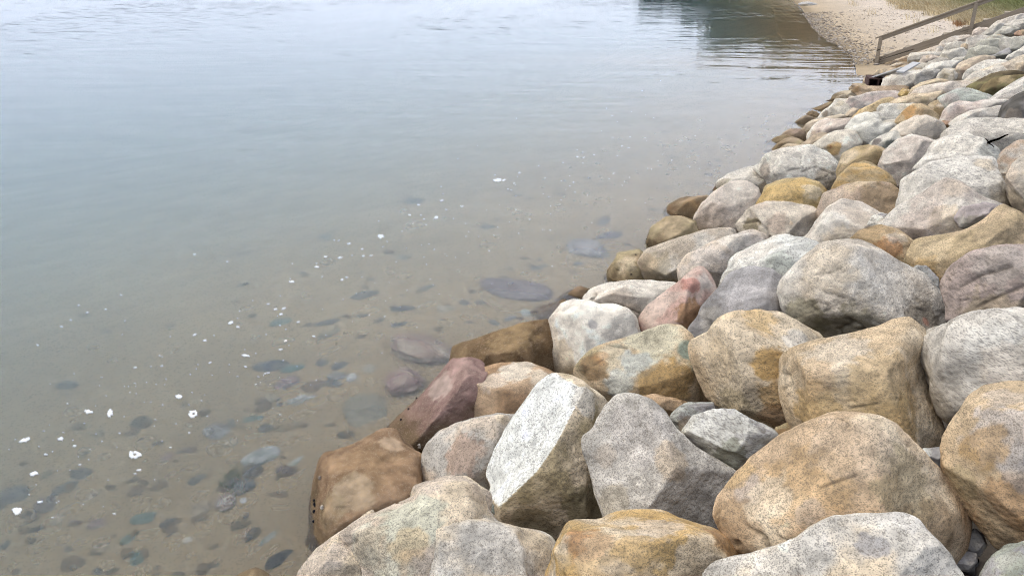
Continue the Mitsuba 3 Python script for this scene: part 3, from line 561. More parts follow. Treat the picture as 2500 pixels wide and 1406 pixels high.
boulder('long pale stone leading up to the dark pair', '1610,830 1800,690 2000,610 2150,560 2310,570 2360,640 2250,730 2000,830 1850,890 1700,900 1630,870', (.52, .505, .475), 'cream', .4, zone='a', streak=.5)
boulder('cream stone above the dark pair at the right edge', '2225,590 2350,500 2500,428 2620,450 2620,680 2480,760 2340,710', (.50, .46, .40), 'pink', .4, [(2440, 610, 60, 'tan', .5)], zone='a')
boulder('light stone cut by the right edge, above the cream one', '2222,535 2300,450 2400,380 2500,308 2620,330 2580,470 2400,560 2270,600', (.50, .50, .48), 'pale', .4, zone='a')
boulder('domed grey green boulder left of the grey hollow', '1670,470 1740,360 1830,308 1950,303 2080,340 2160,402 2130,480 1950,520 1800,540 1690,540', (.42, .43, .395), 'pale', .4, [(1950, 380, 110, (.39, .40, .37), .5)], zone='a', facets=4)
boulder('dark grey stone deep in a hollow near the right edge', '1970,460 2080,440 2160,388 2265,335 2300,400 2260,520 2100,540 2020,520', (.16, .165, .16), 'slate', .4, zone='a', lift=-.06, grain='plain', facets=6)  # its dark colour stands in for the shade of the gap
boulder('grey green boulder above the domed one', '1820,310 1900,240 2000,194 2120,200 2190,250 2200,340 2150,430 2050,400 1890,370', (.43, .435, .40), 'pale', .4, zone='a')
boulder('big light grey boulder at the right edge above the hollow', '2160,300 2220,210 2330,188 2500,163 2590,200 2540,350 2370,480 2270,470 2220,380', (.44, .445, .42), 'grey', .4, [(2400, 300, 110, (.37, .38, .36), .5)], zone='a')
boulder('reddish brown stone at the right edge near the top', '2365,135 2420,90 2500,78 2570,100 2560,180 2440,190', (.42, .29, .22), 'tan', .4, zone='a')

SMALL = [
    ('grey humped stone left of the reddish brown one at the right edge', '1980,200 2050,148 2150,148 2235,180 2230,240 2100,260', (.40, .40, .37)),
    ('small pale stone third from the stair beam in the upper heap', '1320,390 1400,280 1500,248 1610,254 1640,310 1580,400 1420,440', (.49, .48, .45)),
    ('small grey stone against the underside of the stair beam', '1195,410 1240,330 1285,308 1325,350 1320,430 1240,440', (.38, .37, .36)),
    ('pale pinkish stone pressed against the stair beam', '1265,310 1330,240 1420,190 1500,163 1690,168 1670,250 1520,300 1400,340 1310,360', (.49, .455, .42)),
    ('little tan stone between the pale ones under the stair beam', '1585,330 1610,285 1660,275 1725,320 1710,370 1630,370', (.42, .36, .29)),
    ('light stone with a grey underside in front of the little tan one', '1270,490 1350,400 1450,368 1600,343 1670,400 1670,510 1560,570 1390,570', (.50, .49, .455)),
    ('grey stone just above the bright white boulder', '1070,640 1130,540 1250,488 1350,478 1420,530 1300,610 1160,650', (.46, .445, .42)),
    ('flat white stone above the loose planks', '835,490 880,420 1100,398 1320,398 1320,460 1170,510 950,530 850,520', (.53, .51, .47)),
    ('pinkish low stone between the flat white one and the bright white boulder', '970,560 1040,458 1150,438 1260,470 1240,540 1060,590', (.46, .41, .37)),
    ('small brown stone at the left end of the flat white one', '838,500 850,440 880,418 915,440 910,490 870,510', (.36, .29, .23)),
    ('pale stone left of the domed grey green boulder', '1620,310 1700,200 1800,163 1900,168 1970,200 1900,310 1740,380 1650,370', (.49, .47, .44)),
    ('pink tinted stone by the foot of the second stair post', '1730,190 1780,90 1850,48 1930,48 2010,90 1940,180 1820,230', (.47, .425, .40)),
    ('light grey stone right of the pink tinted one by the stair beam', '1900,120 2050,20 2150,-22 2260,0 2230,100 2110,170 1980,160', (.47, .465, .44)),
    ('rounded grey stone left of the reddish brown one', '2080,130 2200,40 2330,18 2410,60 2380,130 2210,180', (.45, .45, .42)),
    ('light stone at the right edge above the reddish brown one', '2240,20 2350,-60 2500,-82 2580,0 2540,90 2380,120 2270,90', (.48, .47, .45)),
    ('long pale stone beside the upper end of the stair beam', '2040,20 2150,-50 2300,-112 2450,-162 2590,-150 2540,-40 2320,30 2150,70', (.50, .48, .46)),
    ('stone touching the right edge just under the stair beam', '2330,-105 2420,-165 2500,-205 2600,-190 2600,-90 2450,-60', (.47, .47, .45)),
    ('pale stone cut by the right edge, topmost of the heap', '2400,-190 2480,-235 2560,-260 2640,-200 2600,-130 2450,-130', (.49, .485, .47)),
    ('brown angular stone on the sand left of the loose planks', '295,745 380,648 470,638 525,680 460,750 350,780', (.33, .29, .235)),
    ('flat brownish stone on the sand behind the angular one', '480,700 560,640 645,640 620,700 550,725', (.38, .33, .27)),
    ('pale brown stone on the sand left of the rusty box', '150,870 180,778 240,758 300,790 290,870 220,900', (.40, .345, .28)),
    ('flat grey stone right of the loose planks', '840,670 920,600 1000,558 1120,568 1110,640 980,700', (.41, .40, .37)),
    ('light stone beside the hooked pinkish tan boulder', '1440,540 1520,480 1640,470 1690,520 1600,580 1480,590', (.50, .495, .47)),
    ('low tan stone half buried in the sand near the foot of the stairs', '690,510 740,470 820,460 850,490 790,525', (.40, .33, .26)),
    ('small pale stone at the foot of the stair beam near the buried tan one', '560,600 640,560 720,555 740,585 650,615', (.47, .42, .36)),
]
for lab, outline, colour in SMALL:
    boulder(lab, outline, colour, 'pale' if colour[2] > .38 else 'tan', .35, zone='a', grain='fine' if colour[2] > .38 else 'plain')
WATERLINE = [
    ('brown boulder with a blunt dark snout at the waterline, far along the shore', '645,660 680,600 760,560 830,510 900,490 1000,450 1080,420 1155,415 1170,470 1090,540 980,610 900,620 780,640 700,690', (.31, .25, .19)),
    ('small rounded brown boulder leaning against the one with the dark snout', '750,620 800,555 850,538 910,550 960,590 990,645 920,700 830,680', (.35, .29, .23)),
    ('grey brown boulder sloping to the water below the small rounded brown one', '490,820 600,700 680,640 760,598 850,620 920,660 830,780 730,850 600,860', (.36, .31, .26)),
    ('little black stone at the waterline on the far shore', '448,840 470,780 520,753 560,770 530,840', (.11, .085, .07)),
    ('long tan grey boulder behind the brown waterline stones', '700,830 800,720 900,663 1000,648 1150,608 1295,588 1330,630 1220,700 1060,720 980,780 920,850 820,870', (.43, .385, .325)),
    ('smooth brown boulder at the waterline with a flat purple tinged top', '370,920 450,850 540,808 620,798 720,818 810,850 845,900 810,1000 710,1050 600,1010 480,990', (.27, .215, .18)),
    ('olive brown ledge at the waterline below the smooth brown boulder', '115,1180 170,1040 260,960 350,918 470,898 570,910 520,1000 380,1080 280,1140 190,1200', (.29, .255, .175)),
    ('brown wedge of stone running down into the water beside the olive ledge', '110,1280 220,1150 330,1020 450,948 560,913 660,950 740,1005 680,1080 540,1070 420,1120 310,1220 200,1290', (.32, .265, .20)),
    ('tan stone lying behind the left end of the chalk white boulder', '300,1150 420,1050 500,1013 600,1018 700,1030 680,1130 500,1170 360,1200', (.40, .345, .27)),
    ('brown grey ribbed stone left of the boulder with a rusty crack', '610,1110 720,1000 850,900 960,848 1100,870 1040,990 900,1090 760,1150 660,1150', (.38, .325, .26)),
    ('whitish pink boulder with brown blotches above the brown waterline stones', '820,900 890,790 1000,690 1080,663 1250,653 1460,648 1510,680 1440,800 1260,890 1080,940 950,920 860,950', (.50, .45, .42)),
    ('white boulder split by a rusty orange crack', '840,1090 950,990 1050,900 1180,828 1280,818 1450,828 1530,1000 1490,1120 1330,1200 1250,1270 1180,1260 1080,1150 980,1090', (.53, .51, .465)),
    ('large grey white boulder with a straight groove, right of the one with the rusty crack', '1390,800 1460,668 1600,588 1800,567 1840,670 1860,710 2100,698 2170,750 2080,850 1920,930 1770,1020 1600,1080 1470,1060 1430,900', (.50, .51, .495)),
    ('black and white mottled stone above the deep yellow boulder', '1680,1060 1760,960 1900,878 2050,818 2140,880 2110,980 2020,1080 1920,1140 1840,1110 1740,1100', (.50, .50, .475)),
    ('white boulder with a dark underside far along the waterline', '950,610 1050,520 1150,460 1200,368 1260,358 1330,368 1480,328 1610,308 1680,400 1640,530 1450,570 1330,640 1200,660 1050,680', (.51, .495, .455)),
    ('greyish tan stone in front of the white one with the dark underside', '1290,650 1380,540 1440,498 1545,518 1530,600 1450,690', (.41, .36, .30)),
    ('grey stone behind the white one with the dark underside', '1140,440 1190,340 1290,303 1400,318 1490,330 1380,420 1260,440', (.38, .35, .30)),
    ('brown grey slab at the waterline near the end of the heap', '1140,390 1200,300 1300,258 1450,228 1600,213 1780,213 1800,270 1650,350 1450,360 1290,390', (.37, .335, .275)),
    ('dark low stone at the waterline near the end of the heap', '985,455 1050,390 1160,368 1190,410 1100,460', (.22, .19, .155)),
    ('brown stone at the last corner of the waterline before the sand', '1395,235 1420,160 1470,138 1600,148 1720,170 1680,240 1540,270', (.34, .28, .225)),
]
EXTRA = {'white boulder split by a rusty orange crack': dict(patches=[(1150, 1080, 95, (.44, .31, .15), .9), (1130, 1070, 22, (.25, .1, .04), .8)]),
         'smooth brown boulder at the waterline with a flat purple tinged top': dict(patches=[(640, 850, 120, (.25, .20, .19), .6)]),
         'black and white mottled stone above the deep yellow boulder': dict(patches=[(1780, 1000, 75, (.12, .11, .115), .9), (2000, 1020, 60, (.15, .17, .165), .9), (1920, 1060, 50, (.18, .19, .18), .7)]),
         'whitish pink boulder with brown blotches above the brown waterline stones': dict(patches=[(940, 840, 60, (.33, .28, .26), .7), (1080, 830, 50, (.33, .28, .26), .7), (860, 880, 50, (.3, .24, .19), .8)]),
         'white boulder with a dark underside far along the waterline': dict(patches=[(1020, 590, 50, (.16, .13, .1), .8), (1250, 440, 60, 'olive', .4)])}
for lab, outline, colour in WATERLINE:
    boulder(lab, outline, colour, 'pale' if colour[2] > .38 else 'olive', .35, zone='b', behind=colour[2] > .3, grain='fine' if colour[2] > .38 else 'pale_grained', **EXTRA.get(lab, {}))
boulder('pale pinkish boulder with a pointed crest, above the pale pink smooth one', '540,760 700,640 850,560 950,500 1060,478 1150,520 1275,590 1340,720 1150,860 950,880 780,850 640,830', (.51, .48, .44), 'pink', .35, zone='c', streak=.6, grain='fine')
boulder('long whitish slab left of the pointed crest', '380,640 520,560 680,528 800,493 920,493 960,515 880,620 740,700 480,700 395,680', (.52, .51, .485), 'pale', .35, zone='c', streak=.4, grain='fine')
boulder('large grey boulder stretching to the right edge under the black rock', '1380,840 1450,700 1560,600 1700,553 1850,543 2000,548 2150,563 2500,563 2680,600 2700,850 2400,980 2100,1020 1900,960 1600,900', (.44, .435, .42), 'pale', .4, [(1700, 700, 200, (.40, .39, .38), .5)], zone='c', streak=.4)
boulder('small reddish stone in the gap left of the large grey boulder', '1270,590 1330,560 1420,570 1460,610 1420,650 1310,640', (.36, .26, .21), 'brown', .4, zone='c', grain='plain')


# ---------------------------------------------------------------- what lies on the sea bed
def on_ground(x, y, through_water=True):
    """where the sight line meets the ground, bent at the water's surface"""
    d = unproject(x, y)
    lo, hi = 1.5, 90.0
    for _ in range(3):
        ts = np.linspace(lo, hi, 60)
        p = EYE + d * ts[:, None]
        k = max(1, int(np.argmax(p[:, 2] < ground_z(p[:, :2]))))
        lo, hi = ts[k - 1], ts[k]
    hit = p[k]
    if through_water and hit[2] < 0:
        w = at_height(x, y)
        e = d / 1.33
        e[2] = -math.sqrt(1 - e[0] ** 2 - e[1] ** 2)
        p = w + e * np.linspace(0, 5, 250)[:, None]
        hit = p[np.argmax(p[:, 2] < ground_z(p[:, :2]))]
    return hit


def flat_axes(x, y, rx, ry, turn):
    """two level axes that a flat thing of this size in the picture has on the ground"""
    o = at_height(x, y)
    c, s = math.cos(math.radians(turn)), math.sin(math.radians(turn))
    a = at_height(x + rx * c, y - rx * s) - o
    b = at_height(x - ry * s, y - ry * c) - o
    return a, b


def pebble(centre, a, b, h, colour, second, seed, level=3, rough=0.22, facets=7):
    rg = np.random.default_rng(seed)
    d = np.array(ICO[level].vertices)
    acc = np.ones(len(d))
    for _ in range(facets):
        n = rg.normal(size=3)
        n /= np.linalg.norm(n)
        dn = d @ n
        acc += np.minimum(np.where(dn > 1e-3, rg.uniform(.66, .9) / np.maximum(dn, 1e-3), 1e5), 1e5) ** -30.0
    off = rg.uniform(0, 40, 3)
    r = acc ** (-1 / 30) * (1 + rough * 2 * (meshkit.fbm(d * 1.7 + off, 3, 1) - .5))
    q = d * r[:, None]
    v = centre + q[:, :1] * a + q[:, 1:2] * b + q[:, 2:] * np.array([0, 0, h])
    m = meshkit.fbm(d * 2.2 + off, 4, 2)[:, None]
    w = smooth01(.45, .6, m)
    col = (pick(colour) * (1 - w) + pick(second) * w) * (0.7 + 0.6 * meshkit.fbm(d * 5 + off, 2, 3)[:, None])
    return trimesh.Trimesh(v, ICO[level].faces, process=False), np.clip(col, .01, .85)


def sunken(x, y, rx, ry, turn, colour, second, label, tall=.42, level=3, grain='plain', rise=0.0, group='stones on the bottom under the water', facets=5):
    second = (.21, .19, .16) if second == 'slate' else second
    g = on_ground(x, y)
    a, b = flat_axes(x, y, rx, ry, turn)
    h = tall * min(np.linalg.norm(a), np.linalg.norm(b))
    c = np.array([g[0], g[1], g[2] + 0.25 * h + rise])
    mesh, col = pebble(c, a, b, h, colour, second, int(x * 7 + y * 13), level, facets=facets)
    return add('sunken_stone', mesh, 'stone_' + grain, label, 'stone', group, color=col)


DK, GN, BR, PU = (.105, .10, .09), (.13, .165, .14), (.175, .135, .09), (.17, .13, .12)
SUNKEN = [
    (196, 1157, 30, 15, 5, DK, 'slate', 'dark grey sunken stone in the lower left, next to a paler long one'),
    (159, 1190, 40, 11, 28, (.15, .16, .16), 'slate', 'long grey sunken stone pointing at the dark grey one in the lower left'),
    (42, 1208, 46, 24, 12, (.13, .13, .135), 'slate', 'big grey sunken stone at the left edge under the foam'),
    (112, 1232, 34, 19, 20, PU, 'slate', 'purplish sunken stone right of the big grey one at the left edge'),
    (66, 1258, 16, 9, 20, DK, 'brown', 'small dark sunken stone below the foam cluster at the left edge'),
    (240, 1060, 24, 10, 10, BR, 'olive', 'dim brown sunken stone right of the pair of tall foam patches'),
    (196, 1042, 24, 9, 10, BR, 'olive', 'dim brown sunken stone under the tall foam patches'),
    (325, 1056, 26, 9, 20, (.2, .17, .13), 'brown', 'dim tan sunken stone above the largest foam patch'),
    (528, 1054, 38, 22, 0, (.19, .165, .145), 'grey', 'big rounded grey brown sunken stone left of a small dark one'),
    (566, 1036, 14, 14, 40, DK, 'slate', 'dark upright sunken stone against the big rounded grey brown one'),
    (650, 1046, 20, 10, 10, DK, 'slate', 'small dark slate on the bottom below the green streaked stone'),
    (622, 1024, 34, 9, 8, GN, 'green', 'green sunken stone above the small dark slate'),
    (566, 1082, 24, 10, 12, 'olive', 'tan', 'olive tan sunken stone below the big rounded grey brown one'),
    (708, 1042, 30, 11, 15, 'olive', 'brown', 'low olive sunken stone right of the small dark slate'),
    (480, 1174, 32, 13, 30, DK, 'slate', 'dark sharp ridged sunken stone left of the green weed'),
    (598, 1190, 34, 19, 10, (.12, .125, .13), 'slate', 'dark grey sunken stone with the green weed on its left'),
    (684, 1209, 29, 9, 0, BR, 'brown', 'flat brown lens shaped sunken stone near the square brown boulder'),
    (551, 1227, 30, 19, 25, (.24, .18, .15), 'pink', 'pinkish sunken stone below the dark grey one with the weed'),
    (596, 1222, 13, 8, 15, 'pale', 'white', 'small white stone on the bottom under the dark grey one'),
    (491, 1243, 31, 17, 25, (.22, .17, .12), 'tan', 'brown sunken stone left of the pinkish one'),
    (488, 1266, 28, 11, 15, BR, 'brown', 'brown flat stone under the lower edge of another brown one'),
    (416, 1277, 33, 11, 15, DK, 'brown', 'dark flat sunken stone right of the grey green one'),
    (352, 1267, 40, 14, 12, GN, 'green', 'grey green flat sunken stone in the lower left'),
    (312, 1317, 24, 10, 28, (.13, .15, .11), 'green', 'dull green sunken stone between two brown ones'),
    (248, 1337, 25, 14, 20, (.20, .155, .105), 'tan', 'brown speckled sunken stone in the lower left'),
    (340, 1362, 28, 17, 28, (.085, .12, .10), 'green', 'dark green sunken stone near the bottom edge'),
    (179, 1378, 38, 20, 18, (.18, .14, .095), 'brown', 'large brown sunken stone near the bottom edge at the left'),
    (240, 1398, 18, 12, 10, DK, 'slate', 'dark sunken stone cut by the bottom edge'),
    (606, 1308, 19, 17, -35, (.34, .22, .13), 'tan', 'orange brown sunken stone left of the square brown boulder'),
    (661, 1311, 37, 9, 36, (.22, .25, .21), 'pale', 'long grey green sunken stone with a light crust'),
    (508, 1305, 12, 5, 30, DK, 'brown', 'small dark sliver of stone left of the orange brown one'),
    (459, 1320, 16, 9, 25, 'cream', 'pale', 'pale sunken stone near the bottom edge'),
    (680, 1365, 46, 14, 28, (.05, .05, .055), DK, 'black weedy sunken stone just off the bottom left boulder'),
    (335, 1199, 30, 12, 28, (.2, .155, .115), 'brown', 'warm brown sunken stone in the middle of the lower left'),
    (381, 1194, 20, 7, 5, BR, 'brown', 'small brown sunken stone right of the warm brown one'),
    (228, 1211, 30, 9, 28, (.19, .15, .11), 'tan', 'slim brown sunken stone left of the warm brown one'),
    (182, 1278, 22, 9, 10, PU, 'brown', 'small purple brown sunken stone, left of a bigger purple one'),
    (238, 1279, 28, 12, 18, PU, 'rose', 'bigger purple brown sunken stone in the lower left'),
    (139, 1270, 24, 13, 25, (.36, .30, .22), 'tan', 'pale tan sunken stone left of the purple brown ones'),
    (61, 1294, 18, 15, 10, BR, 'brown', 'roundish brown sunken stone near the left edge'),
    (410, 1116, 20, 9, 20, (.22, .155, .125), 'rose', 'pinkish brown sunken stone right of the largest foam patch'),
    (462, 1099, 21, 8, 10, (.2, .15, .12), 'brown', 'brown pink sunken stone above and right of the largest foam patch'),
    (387, 1084, 22, 6, 15, DK, 'brown', 'thin dark sunken stone above the largest foam patch'),
    (113, 1159, 18, 8, 25, (.14, .125, .09), 'olive', 'small olive sunken stone right of a foam patch near the left edge'),
    (205, 1110, 15, 8, 40, BR, 'olive', 'small brown sunken stone above the dark grey one in the lower left'),
    (13, 1330, 16, 9, 35, DK, 'slate', 'dark sunken stone at the left edge near the bottom'),
    (638, 1116, 52, 21, 22, (.27, .29, .26), 'pale', 'big grey green sunken stone with a light jagged edge, its top near the surface'),
    (716, 1133, 36, 7, 38, (.35, .37, .31), 'pale', 'pale greenish long sunken stone beside the jagged one'),
    (165, 940, 28, 11, 5, DK, 'slate', 'lone dark blue sunken stone at the left edge'),
    (662, 895, 50, 13, 6, (.075, .085, .12), 'slate', 'long dark blue sunken stone, left of a teal one'),
    (716, 901, 34, 9, 10, (.12, .20, .19), 'green', 'teal sunken stone right of the long dark blue one'),
    (702, 936, 34, 15, 18, (.17, .14, .14), 'rose', 'purple brown oval sunken stone below the teal one'),
    (766, 946, 35, 14, 12, (.19, .145, .12), 'brown', 'brown rounded sunken stone right of the purple brown oval'),
    (815, 938, 23, 10, -5, (.15, .145, .135), 'slate', 'grey oval sunken stone right of the brown rounded one'),
    (823, 918, 26, 10, 8, (.20, .185, .165), 'grey', 'brownish grey sunken stone above the grey oval'),
    (860, 922, 16, 11, 20, 'pale', 'cream', 'pale knobbly sunken stone right of the grey oval'),
    (786, 890, 20, 9, 10, (.13, .135, .145), 'slate', 'dark rounded sunken stone right of the teal one'),
    (828, 894, 24, 8, 15, (.10, .105, .12), 'slate', 'dark blue grey sunken stone with a white crust on one end'),
    (902, 903, 20, 12, 0, (.37, .33, .25), 'cream', 'yellowish sunken stone left of the big submerged boulder'),
    (737, 977, 38, 11, 12, (.29, .28, .24), 'pale', 'grey slab on the bottom with a dark lower edge'),
    (665, 974, 22, 12, 0, (.30, .26, .19), 'tan', 'tan round sunken stone left of the grey slab'),
    (685, 787, 32, 8, 10, (.17, .22, .20), 'green', 'dim teal sunken stone among the foam flecks'),
    (800, 788, 34, 7, 12, (.14, .145, .15), 'slate', 'dim grey long sunken stone right of the dim teal one'),
    (803, 816, 34, 7, 20, (.15, .155, .145), 'olive', 'dim olive sunken stone below the dim grey long one'),
    (927, 783, 15, 7, 15, (.18, .165, .145), 'brown', 'small brown grey sunken stone left of a pair of slates'),
    (974, 793, 24, 6, 8, DK, 'slate', 'dark flat slate on the bottom, lower of two'),
    (985, 755, 32, 7, 6, (.07, .08, .11), 'slate', 'dark blue flat slate on the bottom, upper of two'),
    (1088, 755, 24, 8, -5, (.37, .32, .23), 'cream', 'tan wedge shaped sunken stone with a dark shadow edge'),
    (1134, 740, 14, 7, -10, (.19, .175, .16), 'slate', 'grey pebble like stone left of the purple submerged slab, first of two'),
    (1173, 739, 16, 6, -3, (.18, .165, .15), 'slate', 'grey pebble like stone left of the purple submerged slab, second of two'),
    (1206, 788, 17, 7, -15, (.20, .20, .195), 'slate', 'grey sunken stone below the purple submerged slab'),
    (1245, 778, 18, 6, 15, (.21, .205, .195), 'grey', 'longish grey sunken stone near the small dark brown cleft stone'),
    (1283, 765, 14, 9, -20, (.40, .43, .38), 'pale', 'pale greenish stone under shallow water by the dark brown slab'),
    (1475, 543, 21, 6, 20, (.20, .18, .17), 'slate', 'long grey sunken stone opposite the low brown boulder'),
    (1492, 576, 34, 9, 8, (.19, .175, .205), 'slate', 'blue purple sunken stone at the water end of the pale submerged slab'),
    (1410, 645, 14, 6, 5, (.22, .24, .23), 'slate', 'grey green sunken stone above the purple submerged slab'),
    (1315, 655, 28, 6, 14, (.19, .185, .17), 'olive', 'slim grey sunken stone above the purple submerged slab, at its left'),
    (1318, 634, 9, 4, 0, DK, 'slate', 'little dark sunken stone above the slim grey one'),
    (797, 580, 22, 7, 0, (.10, .12, .11), 'olive', 'hazy dark sunken stone far out among the foam'),
    (1012, 492, 26, 9, 5, (.10, .11, .115), 'slate', 'hazy dark sunken stone farthest out from the rocks'),
    (985, 628, 20, 6, 5, (.14, .145, .135), 'olive', 'hazy olive sunken stone left of the middle'),
    (1190, 555, 20, 5, 0, (.16, .16, .15), 'slate', 'hazy grey sunken stone above the middle'),
    (890, 722, 38, 9, 12, (.16, .165, .155), 'slate', 'hazy grey long sunken stone left of the dark blue flat slate'),
    (1040, 705, 26, 6, 20, (.17, .17, .155), 'olive', 'hazy olive long sunken stone above the tan wedge shaped one'),
]
for s in SUNKEN:
    sunken(*s)
BIG_SUNKEN = [
    (1022, 862, 96, 36, -8, (.34, .255, .205), (.45, .38, .30), 'big pinkish submerged boulder with a tan back, beside the dark brown slab', .5, .05),
    (985, 942, 58, 32, 24, (.32, .215, .19), (.42, .33, .27), 'reddish submerged slab with a pale broken edge, beside the dark purple red slab', .5, .05),
    (892, 1003, 82, 44, 5, (.265, .245, .185), (.32, .29, .22), 'wide grey green submerged boulder dotted with small snails', .25, -.02),
    (1265, 708, 96, 26, -10, (.235, .195, .195), (.30, .26, .255), 'purple submerged slab with a pointed outline', .4, .00),
    (1440, 612, 62, 22, -12, (.33, .31, .30), (.44, .42, .41), 'pale submerged slab opposite the olive brown boulder', .4, .00),
]
for x, y, rx, ry, turn, c1, c2, lab, tall, rise in BIG_SUNKEN:
    sunken(x, y, rx, ry, turn, c1, c2, lab, tall, 5, 'fine', rise, 'large stones just under the surface', facets=11)
pr = np.random.default_rng(12)
y = 3.2 + 14 * pr.random(400) ** 1.6
d = -pr.gamma(2.2, 0.65, 400) - 0.1
x = np.interp(y, SHORE[:, 1], SHORE[:, 0]) + d * 1.15
xy = np.column_stack([x, y])[d > -4.5][:290]
for n, (g, (x, y)) in enumerate(zip(ground_z(xy), xy)):
    r = pr.uniform(.016, .052) * (1.8 if pr.random() < .25 else 1)
    t = pr.uniform(0, math.pi)
    s = pr.uniform(.45, .9)
    a, b = np.array([math.cos(t), math.sin(t), 0]) * r, np.array([-math.sin(t), math.cos(t), 0]) * r * s
    c = [(.15, .115, .075), (.11, .11, .105), (.19, .15, .105), (.13, .12, .09), (.16, .13, .115)][int(pr.integers(5))]
    mesh, col = pebble(np.array([x, y, g + .1 * r]), a, b, r * .5, c, 'brown', n, 2)
    add('pebble', mesh, 'stone_plain', 'small pebble lying singly on the sandy bottom under shallow water', 'pebble', 'small pebbles scattered over the sandy bottom', color=col)

# the heap goes on up the slope to the right of the picture and round the viewer's feet
br = np.random.default_rng(31)
lying = []
for k in range(900):
    u, d = br.uniform(-3.5, 21.5), br.uniform(0.6, 5.6)
    xy = P0 + U0 * u + N0 * d
    c = np.array([*xy, min(SLOPE * d, 1.95) - .02])
    q = c - EYE
    deep = q @ FWD
    r = br.uniform(.30, .48)
    if np.linalg.norm(q) < 1.5:
        continue
    if deep > 0.3:
        px, py = 1250 + 1925 * (q @ RIGHT) / deep, 703 - 1925 * (q @ UP) / deep
        m = 1925 * r * 1.2 / deep
        if -m < px < 2500 + m and -m < py < 1406 + m:
            continue
        if px < 1300 and py < 1406 + 2 * m:
            continue
    if any(np.linalg.norm(c - o) < (r + s) * .84 for o, s in lying):
        continue
    if any(np.linalg.norm(m.vertices.mean(0) - c) < r + .33 for m in STONES.values()):
        continue
    lying.append((c, r))
    t, e = br.uniform(0, 3.14), br.uniform(.72, 1.0)
    base = ['pale', 'cream', 'pink', 'grey', 'tan', 'white', 'olive'][int(br.integers(7))]
    mesh, col = pebble(c, np.array([math.cos(t), math.sin(t), .2]) * r, np.array([-math.sin(t), math.cos(t), 0]) * r * e, r * br.uniform(.65, .85), base, 'tan', 700 + k, 5, rough=.1, facets=12)
    add('boulder', mesh, 'stone_' + str(br.choice(['coarse', 'fine', 'bold'])), 'boulder of the same heap lying outside the picture, beyond its right or lower edge', 'boulder', 'boulders of the heap outside the picture', color=col)

# green weed on the dark grey sunken stone
g = on_ground(566, 1172)
vs, fs, cs = [], [], []
for k in range(160):
    o = g + np.array([pr.normal() * .035, pr.normal() * .07, -.01])
    l, t = pr.uniform(.04, .09), pr.uniform(0, 6.28)
    w = np.array([math.cos(t), math.sin(t), 0]) * .006
    tip = o + np.array([pr.normal() * .03, pr.normal() * .03, l])
    vs += [o - w, o + w, tip]
    fs.append([3 * k, 3 * k + 1, 3 * k + 2])
    cs += [np.array([.07, .13, .035]) * pr.uniform(.6, 1.3)] * 3
scene['leafy'] = {'type': 'twosided', 'b': LIGHT}
add('green_weed', trimesh.Trimesh(vs, fs, process=False), 'leafy', 'tuft of soft green weed growing on the bottom between two dark stones', 'seaweed', smooth=False, color=np.array(cs))

# ---------------------------------------------------------------- foam
scene['foam'] = {'type': 'bumpmap', 'arbitrary': grit(0.006), 'scale': 0.003, 'b': {'type': 'diffuse', 'reflectance': {'type': 'rgb', 'value': [.70, .70, .68]}}}


def foam(x, y, rx, ry, seed, label, name='foam_patch', hole=False, group='larger patches of foam on the water'):
    rg = np.random.default_rng(seed)
    k = .80 if group.startswith('larger') else .62
    a, b = flat_axes(x, y, rx * k, ry * k, rg.uniform(-12, 22))
    c = at_height(x, y)
    ang = np.linspace(0, 2 * math.pi, 36, endpoint=False)
    off = rg.uniform(0, 30, 3)
    big = max(rx, ry) > 7
    r = 1 + (1.7 if big else 1.1) * (meshkit.fbm(np.column_stack([np.cos(ang) * 2.6, np.sin(ang) * 2.6, ang * 0]) + off, 3, 1) - .5)
    ring = c[:2] + r[:, None] * (np.cos(ang)[:, None] * a[:2] + np.sin(ang)[:, None] * b[:2])
    poly = Polygon(ring).buffer(0)
    if hole:
        poly = poly.difference(Polygon(c[:2] + .32 * (ring - c[:2]) + .1 * a[:2]))
    if poly.geom_type != 'Polygon':
        poly = max(poly.geoms, key=lambda g: g.area)
    m = trimesh.creation.extrude_polygon(poly, .007, engine='earcut')
    m.apply_translation([0, 0, -.004])
    add(name, m, 'foam', label, 'foam', group, smooth=False)


FOAM = [(327, 1110, 18, 12, 'largest star shaped foam patch, left of the lower middle', 1), (472, 1011, 13, 10, 'ring shaped foam patch with a hole in its middle', 1),
        (268, 1007, 9, 11, 'tall ragged foam patch beside a lower one on its left', 0), (214, 1004, 11, 5, 'ragged low foam patch left of the tall one', 0),
        (437, 968, 9, 6, 'lumpy foam patch above and left of the ring shaped one', 0), (60, 1074, 15, 5, 'long foam patch near the left edge', 0),
        (148, 1071, 9, 4, 'small oval foam patch right of the long one near the left edge', 0), (83, 1156, 12, 5, 'bent foam patch near the left edge', 0),
        (43, 1247, 13, 10, 'foam patch over the big grey sunken stone at the left edge', 0), (97, 1225, 9, 3, 'thin foam patch over the purplish sunken stone', 0),
        (712, 688, 8, 3, 'foam patch near the middle, left of a loose line of flecks', 0), (930, 577, 8, 5, 'branching foam patch above the middle', 0),
        (1065, 531, 6, 4, 'rounded foam patch, farthest of the larger ones', 0), (1214, 440, 13, 4, 'wispy foam patch far out toward the bend', 0),
        (563, 788, 8, 4, 'slanting foam patch left of the middle', 0), (601, 868, 11, 3, 'double foam patch above the long dark blue stone', 0)]
for i, (x, y, rx, ry, lab, hole) in enumerate(FOAM):
    foam(x, y, rx, ry, 50 + i, lab, hole=bool(hole))
